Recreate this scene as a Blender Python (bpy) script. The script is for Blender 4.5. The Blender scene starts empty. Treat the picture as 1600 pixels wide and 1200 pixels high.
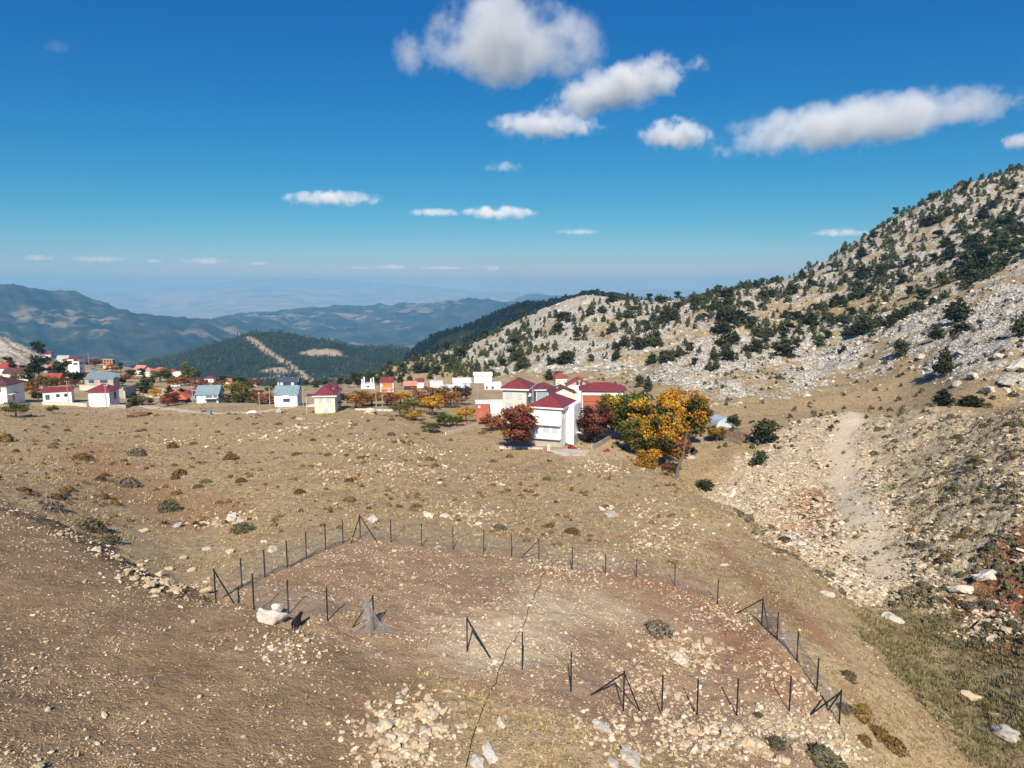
import bpy, math, random
import numpy as np
from mathutils import Vector, Matrix, Euler
rng = np.random.default_rng(7)
random.seed(7)
SC = bpy.context.scene
COL = SC.collection
R = math.radians

# ------------------------------------------------------------------ camera, sky, sun, exposure
FPX, V0 = 1110.0, 445.0                  # focal length and horizon row, for a 1600 x 1200 picture
PITCH = math.atan((600 - V0) / FPX)
CAMZ = 24.0                              # drone height over the fenced plot
cd = bpy.data.cameras.new('camera'); cam = bpy.data.objects.new('camera', cd); COL.objects.link(cam)
cam.location = (0, 0, CAMZ); cam.rotation_euler = (R(90) - PITCH, 0, 0)
cd.sensor_width = 36.0; cd.lens = 36.0 * FPX / 1600; cd.clip_start = 0.5; cd.clip_end = 150000
SC.camera = cam
SUN_EL, SUN_AZ = R(37), R(182)           # sun behind the camera; azimuth clockwise from +y
w = bpy.data.worlds.new('World'); SC.world = w; w.use_nodes = True
wn = w.node_tree.nodes; wl = w.node_tree.links
sky = wn.new('ShaderNodeTexSky'); sky.sky_type = 'NISHITA'; sky.sun_disc = False
sky.sun_elevation = SUN_EL; sky.sun_rotation = SUN_AZ; sky.altitude = 1500
sky.air_density = 1.0; sky.dust_density = 0.35; sky.ozone_density = 2.2
hs = wn.new('ShaderNodeHueSaturation'); hs.inputs['Saturation'].default_value = 1.22; hs.inputs['Value'].default_value = 1.0
hs.inputs['Hue'].default_value = 0.497
wl.new(sky.outputs[0], hs.inputs['Color'])
sp = wn.new('ShaderNodeSeparateColor'); cb = wn.new('ShaderNodeCombineColor'); wl.new(hs.outputs[0], sp.inputs[0])
for i, (gain, gam) in enumerate(((.112, 1.86), (.763, 1.03), (2.27, .60))):       # the photograph's deep, cyan-blue rendering of the sky
    pw = wn.new('ShaderNodeMath'); pw.operation = 'POWER'; pw.inputs[1].default_value = gam; wl.new(sp.outputs[i], pw.inputs[0])
    mu = wn.new('ShaderNodeMath'); mu.operation = 'MULTIPLY'; mu.inputs[1].default_value = gain; wl.new(pw.outputs[0], mu.inputs[0]); wl.new(mu.outputs[0], cb.inputs[i])
wl.new(cb.outputs[0], wn['Background'].inputs[0])
wn['Background'].inputs[1].default_value = 0.0595
sd = bpy.data.lights.new('sun', 'SUN'); sun = bpy.data.objects.new('sun', sd); COL.objects.link(sun)
sd.energy = 5.0; sd.angle = R(0.53); sd.color = (1.0, 0.915, 0.78)
to_sun = Vector((math.sin(SUN_AZ) * math.cos(SUN_EL), math.cos(SUN_AZ) * math.cos(SUN_EL), math.sin(SUN_EL)))
sun.rotation_euler = to_sun.to_track_quat('Z', 'Y').to_euler()
SC.view_settings.view_transform = 'Standard'; SC.view_settings.look = 'None'
SC.view_settings.exposure = 0.40; SC.view_settings.gamma = 1.0; SC.view_settings.use_curve_mapping = False
cy = SC.cycles
cy.use_adaptive_sampling = True; cy.adaptive_threshold = 0.015; cy.use_denoising = True; cy.denoiser = 'OPENIMAGEDENOISE'
cy.max_bounces = 6; cy.diffuse_bounces = 2; cy.glossy_bounces = 2; cy.transparent_max_bounces = 12; cy.transmission_bounces = 3
cy.volume_bounces = 4; cy.volume_step_rate = 0.45; cy.volume_max_steps = 256

# ------------------------------------------------------------------ helpers
def ts(u, v):
    """picture point -> (x/y, (z-CAMZ)/y) of its ray in the world"""
    a = (u - 800) / FPX; b = (600 - v) / FPX
    c, s = math.cos(PITCH), math.sin(PITCH); d = c + b * s
    return a / d, (-s + b * c) / d
def at(u, v, Y):
    t, s = ts(u, v); return Vector((t * Y, Y, CAMZ + s * Y))
def tagged(o, label=None, cat=None, group=None, kind=None):
    for k, val in (('label', label), ('category', cat), ('group', group), ('kind', kind)):
        if val: o[k] = val
    return o
def link(name, me, parent=None, loc=None, rot=None, scale=None):
    o = bpy.data.objects.new(name, me); COL.objects.link(o)
    if parent is not None: o.parent = parent
    if loc is not None: o.location = loc
    if rot is not None: o.rotation_euler = rot
    if scale is not None: o.scale = scale if hasattr(scale, '__len__') else (scale,) * 3
    return o
def mesh(name, co, faces, mats=(), midx=None, smooth=False, attrs=None):
    """faces: an (n,k) int array, or a list of such arrays / of index tuples"""
    me = bpy.data.meshes.new(name)
    co = np.asarray(co, dtype=np.float32).reshape(-1, 3)
    if isinstance(faces, np.ndarray): faces = [faces]
    if len(faces) and not isinstance(faces[0], np.ndarray):
        lens = np.array([len(f) for f in faces]); idx = np.array([i for f in faces for i in f], dtype=np.int32)
    else:
        lens = np.concatenate([np.full(len(f), f.shape[1]) for f in faces]); idx = np.concatenate([f.ravel() for f in faces]).astype(np.int32)
    me.vertices.add(len(co)); me.vertices.foreach_set('co', co.ravel())
    me.loops.add(len(idx)); me.loops.foreach_set('vertex_index', idx)
    me.polygons.add(len(lens))
    me.polygons.foreach_set('loop_start', np.concatenate([[0], np.cumsum(lens)[:-1]]).astype(np.int32))
    me.polygons.foreach_set('loop_total', lens.astype(np.int32))
    for m in mats: me.materials.append(m)
    if midx is not None: me.polygons.foreach_set('material_index', np.asarray(midx, dtype=np.int32))
    me.polygons.foreach_set('use_smooth', np.full(len(lens), bool(smooth)))
    for an, arr in (attrs or {}).items():
        arr = np.asarray(arr, dtype=np.float32)
        if arr.ndim == 1:
            a = me.attributes.new(an, 'FLOAT', 'POINT'); a.data.foreach_set('value', arr)
        else:
            a = me.attributes.new(an, 'FLOAT_COLOR', 'POINT'); a.data.foreach_set('color', arr.ravel())
    me.update(); me.validate()
    return me

# noise on arrays
_P = np.random.default_rng(3).permutation(512).astype(np.int64); _P = np.concatenate([_P, _P, _P])
_G = np.random.default_rng(4).normal(size=(512, 2)); _G /= np.linalg.norm(_G, axis=1, keepdims=True)
def perlin(x, y):
    xi = np.floor(x).astype(np.int64); yi = np.floor(y).astype(np.int64); xf = x - xi; yf = y - yi
    def g(i, j):
        h = _P[(_P[(xi + i) % 512] + (yi + j)) % 512]
        return _G[h, 0] * (xf - i) + _G[h, 1] * (yf - j)
    fx = xf * xf * xf * (xf * (xf * 6 - 15) + 10); fy = yf * yf * yf * (yf * (yf * 6 - 15) + 10)
    a = g(0, 0) * (1 - fx) + g(1, 0) * fx; b = g(0, 1) * (1 - fx) + g(1, 1) * fx
    return (a * (1 - fy) + b * fy) * 1.5
def fbm(x, y, o=4, gain=0.5):
    r = 0; a = 1.0
    for i in range(o): r = r + a * perlin(x + 17.3 * i, y - 9.1 * i); x = x * 2.03; y = y * 2.03; a *= gain
    return r
def ridged(x, y, o=4, gain=0.55):
    r = 0; a = 1.0
    for i in range(o): r = r + a * (1 - 2.2 * np.abs(perlin(x + 31.7 * i, y + 11.9 * i))); x = x * 2.07; y = y * 2.07; a *= gain
    return r
def sstep(a, b, x):
    q = np.clip((x - a) / (b - a), 0, 1); return q * q * (3 - 2 * q)

# materials
class NT:
    def __init__(s, name, vol=False):
        s.m = bpy.data.materials.new(name); s.m.use_nodes = True; s.n = s.m.node_tree.nodes; s.l = s.m.node_tree.links
        s.n.clear(); s.out = s.n.new('ShaderNodeOutputMaterial')
    def node(s, t, ins=None, **kw):
        n = s.n.new('ShaderNode' + t)
        for k, v in kw.items(): setattr(n, k, v)
        for k, v in (ins or {}).items():
            if isinstance(v, bpy.types.NodeSocket): s.l.new(v, n.inputs[k])
            else: n.inputs[k].default_value = v
        return n
    def pos(s, scale=None):
        o = s.node('TexCoord').outputs['Object']
        return s.node('Mapping', {0: o, 3: scale}).outputs[0] if scale else o
    def noise(s, vec, scale, detail=4, rough=0.6, dist=0.0):
        return s.node('TexNoise', {'Vector': vec, 'Scale': scale, 'Detail': detail, 'Roughness': rough, 'Distortion': dist}).outputs[0]
    def vor(s, vec, scale, out='Distance', feature='F1', rand=1.0):
        return s.node('TexVoronoi', {'Vector': vec, 'Scale': scale, 'Randomness': rand}, feature=feature).outputs[out]
    def ramp(s, fac, a, b):
        return s.node('MapRange', {0: fac, 1: a, 2: b}).outputs[0]
    def mix(s, fac, a, b, blend='MIX'):
        n = s.node('Mix', data_type='RGBA', blend_type=blend)
        for k, v in ((0, fac), (6, a), (7, b)):
            if isinstance(v, bpy.types.NodeSocket): s.l.new(v, n.inputs[k])
            else: n.inputs[k].default_value = v if k == 0 else (*v, 1)[:4]
        return n.outputs[2]
    def math(s, op, a, b=0.0):
        n = s.node('Math', operation=op)
        for k, v in ((0, a), (1, b)):
            if isinstance(v, bpy.types.NodeSocket): s.l.new(v, n.inputs[k])
            else: n.inputs[k].default_value = v
        return n.outputs[0]
    def attr(s, name, out='Fac'):
        return s.node('Attribute', attribute_name=name).outputs[out]
    def rgb(s, col):
        n = s.node('SeparateColor', {0: col}); return n.outputs
    def bump(s, h, strength=0.5, dist=0.1):
        return s.node('Bump', {'Height': h, 'Strength': strength, 'Distance': dist}).outputs[0]
    def done(s, col, rough=0.9, normal=None, spec=0.2, **kw):
        b = s.node('BsdfPrincipled')
        for k, v in (('Base Color', col), ('Roughness', rough), ('Normal', normal), ('Specular IOR Level', spec), *kw.items()):
            if v is None: continue
            if isinstance(v, bpy.types.NodeSocket): s.l.new(v, b.inputs[k])
            else: b.inputs[k].default_value = (*v, 1)[:4] if hasattr(v, '__len__') else v
        s.l.new(b.outputs[0], s.out.inputs[0]); return s.m
_MC = {}
def plain(name, col, rough=0.8, var=0.12, scale=3.0, metal=0.0, bump=0.0, spec=0.3):
    """painted or plain surface with blotchy wear"""
    key = (name,)
    if key in _MC: return _MC[key]
    m = NT(name); p = m.pos()
    n = m.noise(p, scale, 6, 0.65); n2 = m.noise(p, scale * 9, 3, 0.6)
    dark = tuple(c * (1 - var * 2.2) for c in col); lite = tuple(min(1, c * (1 + var)) for c in col)
    c = m.mix(m.ramp(n, 0.3, 0.7), dark, lite); c = m.mix(m.math('MULTIPLY', m.ramp(n2, 0.55, 0.8), 0.35), c, tuple(x * (1 - var) for x in dark))
    nb = m.bump(n2, bump, 0.03) if bump else None
    _MC[key] = m.done(c, rough, nb, spec, Metallic=metal); return _MC[key]
# ------------------------------------------------------------------ the land: heights from surveyed points, spline between them
def tps_fit(P, val, kx, smooth=0.0):
    X = np.array([(p[0] * kx, math.log(p[1])) for p in P]); n = len(X)
    d = np.linalg.norm(X[:, None] - X[None], axis=2); K = np.where(d > 0, d * d * np.log(d + 1e-12), 0) + smooth * np.eye(n)
    A = np.zeros((n + 3, n + 3)); A[:n, :n] = K; A[:n, n] = 1; A[:n, n + 1:] = X; A[n, :n] = 1; A[n + 1:, :n] = X.T
    b = np.zeros(n + 3); b[:n] = val
    return X, np.linalg.solve(A, b)
def tps_eval(fit, t, ly, kx):
    X, wgt = fit; n = len(X); out = wgt[n] + wgt[n + 1] * t * kx + wgt[n + 2] * ly
    for i in range(n):
        d2 = (t * kx - X[i, 0]) ** 2 + (ly - X[i, 1]) ** 2
        out = out + wgt[i] * 0.5 * d2 * np.log(d2 + 1e-12)
    return out
# (u, v, distance): where a picture point lies; (x/y, distance, height under the camera) for ground hidden by ridges
SEEN = [(-400,1200,24),(0,1200,23),(300,1200,25),(600,1200,27.5),(900,1200,29),(1100,1200,31.5),(1250,1200,34),(1400,1200,39.5),(1500,1200,43.5),(1600,1200,46.5),
 (1750,1200,45),(2000,1200,37),(-400,1000,33),(0,1000,35),(0,880,49),(200,1000,37),(150,900,49.5),(0,790,66),(-400,790,60),
 (337,935,47),(396,952,43.5),(512,971,42),(565,985,41.5),(730,1017,39.5),(816,1046,38),(893,1080,36.5),(976,1110,36.5),(1034,1115,37.5),(1089,1117,38.5),
 (1152,1117,39.5),(1234,1110,41),(1311,1130,41),(449,888,54),(509,861,60),(563,840,66),(660,852,65),(760,865,64),(843,880,63),(895,890,62.5),(995,900,64),
 (1054,915,63.5),(1121,942,60),(1190,985,53),(1245,1030,47.5),(0,720,110),(0,680,150),(0,642,205),(-400,645,200),(-400,720,105),(300,800,85),(300,880,60),
 (300,720,120),(300,680,160),(300,650,196),(600,780,88),(600,720,120),(600,680,150),(600,653,185),(450,650,195),(850,800,90),(850,760,108),(850,720,135),(880,700,150),
 (700,690,158),(760,672,175),(1000,830,82),(1000,760,108),(1000,722,135),(1050,748,118),(1150,808,98),(1250,878,80),(1330,948,68),(1400,1032,57.5),(1450,1112,50),(1200,900,70),(1150,860,80),
 (1300,912,86),(1380,952,77),(1450,1030,66),(1530,1100,57),(1600,1100,54.7),(1600,1000,65),(1600,900,75),(1600,800,88),(1600,700,108),(1600,640,128),
 (1450,950,76),(1450,850,92),(1450,750,115),(1450,680,138),(1450,636,158),(1320,850,100),(1320,750,128),(1320,690,148),(1320,645,168),
 (1200,800,118),(1200,730,142),(1225,668,170),(1130,760,138),(1140,720,150),(1100,700,165),(1120,664,185),(1250,643,198),(1250,622,225),(1400,622,210),(1600,612,172),
 (1150,634,212),(1150,590,265),(1150,550,320),(1150,510,390),(1150,470,480),(1150,456,540),(1000,612,245),(1000,582,330),(1000,550,370),(1000,510,450),(1000,474,590),
 (920,592,330),(920,550,410),(920,500,510),(920,461,640),(800,603,350),(800,590,410),(800,560,470),(800,530,550),(800,505,630),(860,480,640),(700,606,350),(700,597,410),(700,572,500),(700,548,590),
 (620,607,380),(620,582,520),(620,572,600),(500,612,320),(500,602,450),(400,612,330),(400,604,450),(300,625,250),(300,610,330),(300,592,450),(200,632,245),(200,602,350),(200,582,450),(200,574,520),
 (100,630,245),(100,602,320),(100,582,400),(100,566,470),(0,628,240),(0,592,330),(0,560,400),(0,530,440),(-300,630,235),(-300,560,380),(-300,520,450),
 (1250,560,310),(1250,530,360),(1250,500,420),(1250,465,500),(1250,433,580),(1400,580,235),(1400,540,275),(1400,500,330),(1400,465,400),(1400,430,450),(1400,390,520),(1400,345,600),
 (1500,580,200),(1500,530,235),(1500,490,280),(1500,440,360),(1500,380,460),(1500,330,540),(1500,292,620),(1600,570,185),(1600,510,215),(1600,470,260),(1600,400,360),(1600,330,480),(1600,264,640),
 (1900,560,150),(1900,480,200),(1900,400,290),(1900,250,480),(1900,130,650),(2200,560,130),(2200,400,260),(2200,100,600),(1060,472,560),(1330,388,590)]
HID = [(-1.2,7,-15),(-.5,7,-16.5),(0,7,-18.5),(.4,7,-22),(.8,7,-27),(1.2,7,-28),(.375,104,-39),(.29,130,-40),(.455,89,-38.2),(.95,44,-34.5),(1.2,33,-32),(1.2,70,-24),
 (.47,190,-34.8),(.59,182,-31),(.73,150,-25.6),(.31,700,-14),(.31,1000,-80),(.31,1500,-200),(.18,800,-45),(.18,1200,-170),(.11,850,-70),(.11,1200,-190),(0,850,-100),(0,1200,-210),(0,1500,-250),
 (-.09,760,-118),(-.16,800,-140),(-.16,1200,-230),(-.27,700,-130),(-.36,700,-130),(-.36,1200,-260),(-.45,650,-112),(-.45,1000,-200),(-.54,700,-112),(-.63,680,-105),(-.72,560,-62),(-.72,800,-150),(-.72,1300,-260),
 (-1.1,700,-100),(-1.1,1300,-250),(.4,750,-8),(.4,1500,-150),(.54,800,42),(.54,1500,-60),(.63,850,70),(.72,900,85),(.72,1500,0),(1.1,950,130),(1.1,1500,40),(-.45,1500,-280),(0.2,1500,-260)]
KX = 2.6
P1 = [];V1 = []
for (u, v, Y) in SEEN:
    t, s = ts(u, v); P1.append((t, Y)); V1.append(s)
for (t, Y, z) in HID: P1.append((t, Y)); V1.append(z / Y)
FIT1 = tps_fit(P1, V1, KX, 2e-5)
NT_, NY_ = 700, 640
def spaced(stops, n):
    """n values along (value, weight) stops, denser where the weight is higher"""
    v = np.linspace(0, 1, 2000); xs = np.interp(v, np.linspace(0, 1, len(stops)), [s[0] for s in stops])
    ds = np.gradient(xs); wgt = np.interp(xs, [s[0] for s in stops], [s[1] for s in stops]); c = np.cumsum(ds * wgt); c = (c - c[0]) / (c[-1] - c[0])
    return np.interp(np.linspace(0, 1, n), c, xs)
TT = spaced([(-1.3, .35), (-.8, 1), (.8, 1), (1.35, .35)], NT_)
LY = spaced([(math.log(6), .25), (math.log(22), 1.0), (math.log(150), 1.1), (math.log(300), 1.4), (math.log(700), 1.0), (math.log(1500), .3)], NY_)
TG, LG = np.meshgrid(TT, LY)                        # rows: distance
YG = np.exp(LG); SG = tps_eval(FIT1, TG, LG, KX); ZG = SG * YG; XG = TG * YG
def uv_of(x, y, zr):
    """world (zr: height relative to camera) -> picture point"""
    c, s = math.cos(PITCH), math.sin(PITCH)
    d = y * c - zr * s; up = y * s + zr * c
    return 800 + FPX * x / d, 600 - FPX * up / d
def bil(G, t, ly):
    i = np.clip(np.interp(ly, LY, np.arange(NY_)), 0, NY_ - 1.001); j = np.clip(np.interp(t, TT, np.arange(NT_)), 0, NT_ - 1.001)
    i0 = np.floor(i).astype(int); j0 = np.floor(j).astype(int); a = i - i0; b = j - j0
    return (G[i0, j0] * (1 - a) * (1 - b) + G[i0 + 1, j0] * a * (1 - b) + G[i0, j0 + 1] * (1 - a) * b + G[i0 + 1, j0 + 1] * a * b)
_LS = np.log(np.exp(np.linspace(math.log(14), math.log(1400), 3000)))
def hit(u, v, ymin=0):
    """first ground point on the ray of a picture point, as world (x, y, z)"""
    t, s = ts(u, v); y = np.exp(_LS); z = bil(ZG, np.full_like(y, t), _LS); ok = (z >= s * y) & (y > ymin)
    k = int(np.argmax(ok)) if ok.any() else len(y) - 1
    yy = y[k]; return Vector((t * yy, yy, CAMZ + bil(ZG, np.array([t]), np.array([math.log(yy)]))[0]))
def gz(x, y):
    x = np.asarray(x, float); y = np.asarray(y, float)
    return CAMZ + bil(ZG, x / y, np.log(y))
def gz1(x, y): return float(gz(np.array([x]), np.array([y]))[0])
def poly_mask(px, soft):
    """soft mask of a region whose outline is given by picture points on the ground"""
    q = np.array([hit(u, v)[:2] for (u, v) in px]); inside = np.zeros(XG.shape, bool); dmin = np.full(XG.shape, 1e9)
    for a, b in zip(q, np.roll(q, -1, axis=0)):
        c = ((a[1] > YG) != (b[1] > YG)) & (XG < (b[0] - a[0]) * (YG - a[1]) / (b[1] - a[1] + 1e-12) + a[0]); inside ^= c
        e = b - a; h = np.clip(((XG - a[0]) * e[0] + (YG - a[1]) * e[1]) / (e @ e + 1e-9), 0, 1)
        dmin = np.minimum(dmin, np.hypot(XG - a[0] - h * e[0], YG - a[1] - h * e[1]))
    return sstep(-soft, soft, np.where(inside, dmin, -dmin) + soft * 0.9 * fbm(XG / (soft * 3), YG / (soft * 3), 3))
def line_mask(px, wid, soft=0.5):
    q = [np.array(hit(u, v)[:2]) for (u, v) in px]; dmin = np.full(XG.shape, 1e9)
    for a, b in zip(q[:-1], q[1:]):
        e = b - a; h = np.clip(((XG - a[0]) * e[0] + (YG - a[1]) * e[1]) / (e @ e + 1e-9), 0, 1)
        dmin = np.minimum(dmin, np.hypot(XG - a[0] - h * e[0], YG - a[1] - h * e[1]))
    return 1 - sstep(wid * (1 - soft), wid * (1 + soft), dmin + wid * 0.5 * fbm(XG / wid / 2, YG / wid / 2, 3))
UG, VG = uv_of(XG, YG, ZG)
# masks of what the ground is made of
M = {}
M['dirt'] = poly_mask([(-500, 800), (0, 788), (110, 828), (200, 880), (312, 934), (420, 975), (560, 1015), (700, 1075), (720, 1130), (660, 1200), (600, 1300), (-500, 1300)], 1.2)
M['plot'] = poly_mask([(330, 925), (440, 880), (560, 842), (800, 868), (1000, 900), (1130, 930), (1200, 985), (1300, 1110), (1310, 1150), (1250, 1260), (900, 1130), (700, 1060), (450, 975)], 1.6)
M['pale'] = poly_mask([(670, 1010), (740, 955), (830, 925), (930, 925), (960, 960), (900, 1000), (820, 1035), (720, 1050)], 2.5) * .95 + .55 * poly_mask([(1180, 1090), (1300, 1085), (1330, 1140), (1260, 1180), (1150, 1130)], 1.5) + .5 * poly_mask([(900, 690), (1000, 690), (1030, 720), (890, 725)], 2)
scree = [(1330, 648), (1260, 655), (1200, 690), (1120, 755), (1090, 770), (1180, 815), (1240, 860), (1330, 935), (1400, 940), (1440, 900), (1400, 800), (1360, 720), (1352, 660)]
M['scree'] = poly_mask(scree, 2.5)
M['track'] = line_mask([(1335, 648), (1310, 700), (1320, 760), (1350, 830), (1390, 900)], 2.7, .7)
M['bank'] = np.where((TG > .3), poly_mask([(1090, 770), (1200, 690), (1320, 648), (1480, 640), (1700, 645), (1900, 700), (1900, 1000), (1640, 1020), (1480, 980), (1380, 945), (1280, 905)], 3), 0)
M['red'] = 1.2 * poly_mask([(1480, 985), (1515, 905), (1560, 850), (1620, 800), (1800, 800), (1800, 1050), (1600, 1035), (1530, 1015)], 2.0) + .5 * poly_mask([(1210, 790), (1280, 760), (1300, 850), (1250, 870), (1180, 830)], 2.) \
 + .45 * poly_mask([(100, 700), (180, 695), (230, 740), (420, 790), (300, 830), (130, 760)], 4) + .6 * line_mask([(1120, 850), (1200, 930), (1290, 1010)], 1.2, .8) + .5 * line_mask([(1000, 900), (1110, 950), (1230, 1080)], 2.2, .7)
M['red'] = M['red'] + .5 * line_mask([(745, 745), (790, 728), (850, 712)], .5, .7) + .45 * line_mask([(765, 752), (815, 733), (880, 716)], .5, .7) + .5 * poly_mask([(1230, 770), (1290, 755), (1310, 800), (1260, 830)], 1.5)
M['green'] = poly_mask([(1360, 950), (1420, 930), (1520, 960), (1590, 1050), (1700, 1100), (1700, 1250), (1560, 1230), (1450, 1100), (1350, 990)], 2.5)
M['road'] = np.maximum.reduce([line_mask([(560, 680), (700, 676), (780, 690), (870, 714)], 1.8, .5) * 0, line_mask([(690, 676), (760, 684), (830, 696), (900, 706)], 2.2, .5)])
vill = sstep(math.log(205), math.log(240), LG) * (1 - sstep(.13, .2, TG))
# karst rock: the right-hand slopes, the peak behind the village and the knoll at the left edge
kb = np.interp(TG, [ts(u, 600)[0] for u in (560, 700, 800, 900, 1000, 1080, 1150, 1250, 1350, 1420, 1500, 1600, 1800)], [620, 500, 400, 345, 290, 225, 214, 228, 232, 222, 190, 165, 130])
M['karst'] = sstep(-.06, .10, np.log(YG / kb) + .05 * fbm(XG / 25, YG / 25, 3)) * sstep(-.28, -.18, TG)
M['karst'] = np.maximum(M['karst'], (sstep(-.50, -.70, TG - .0) * sstep(math.log(345), math.log(410), LG) * sstep(-52, -45, ZG)))
meadow = poly_mask([(1180, 470), (1300, 462), (1500, 448), (1560, 455), (1480, 475), (1330, 488), (1250, 500), (1170, 520)], 12)
big = fbm(XG / 40, YG / 40, 4)
upper = sstep(math.log(300), math.log(420), LG) * sstep(.38, .5, TG)
M['karst'] *= (1 - .55 * meadow) * (1 - .12 * upper)
for k in M: M[k] = np.clip(M[k], 0, 1)
M['karst'] *= np.clip(.86 + .45 * big, .5, 1) * np.clip(.80 + .55 * fbm(XG / 16 + 5, YG / 16, 3), .30, 1.0)
M['pale'] = np.clip(M['pale'] + .38 * vill * sstep(-.25, .4, fbm(XG / 30, YG / 30, 3)), 0, 1)
# relief
dz = .10 * fbm(XG / 5, YG / 5, 3) + .045 * fbm(XG / .9, YG / .9, 3)
dz += (1 - M['dirt']) * (.18 * fbm(XG / 9, YG / 9, 3))
xr, yr = XG * .8 - YG * .6, XG * .6 + YG * .8
K = M['karst']; far_ = sstep(math.log(150), math.log(400), LG)
dz += K * (1.1 + 1.4 * far_) * (ridged(xr / 22, yr / 10, 4) - .9)
dz += K * (.55 * ridged(XG / 5, YG / 5, 3) - .5) + K * far_ * 2.2 * fbm(XG / 55, YG / 55, 3)
B = M['bank'] * (1 - M['track'])
dz += B * (.55 * (ridged(xr / 7, yr / 3.2, 4) - .9) + .2 * ridged(XG / 1.4, YG / 1.4, 2))
dz += M['plot'] * .07 * fbm(XG / 1.7, YG / 1.7, 3)
dz += M['green'] * (.16 * fbm(XG / 1.2, YG / 1.2, 3) - .5 * line_mask([(1365, 985), (1400, 1040), (1440, 1090), (1500, 1160)], .6, .6))
dz += .8 * M['dirt'] * sstep(28, 52, YG) * sstep(-.24, -.42, TG) - .25 * line_mask([(0, 792), (110, 830), (200, 882), (305, 932)], .8, .5)
dz += .5 * np.clip(fbm(XG / 30, YG / 30, 2), -1, 1) * sstep(math.log(60), math.log(120), LG) * (1 - vill)
dz *= sstep(math.log(8), math.log(20), LG)
ZG = ZG + dz
UG, VG = uv_of(XG, YG, ZG)
idx = np.arange(NT_ * NY_).reshape(NY_, NT_)
quads = np.stack([idx[:-1, :-1], idx[:-1, 1:], idx[1:, 1:], idx[1:, :-1]], axis=-1).reshape(-1, 4)
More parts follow.
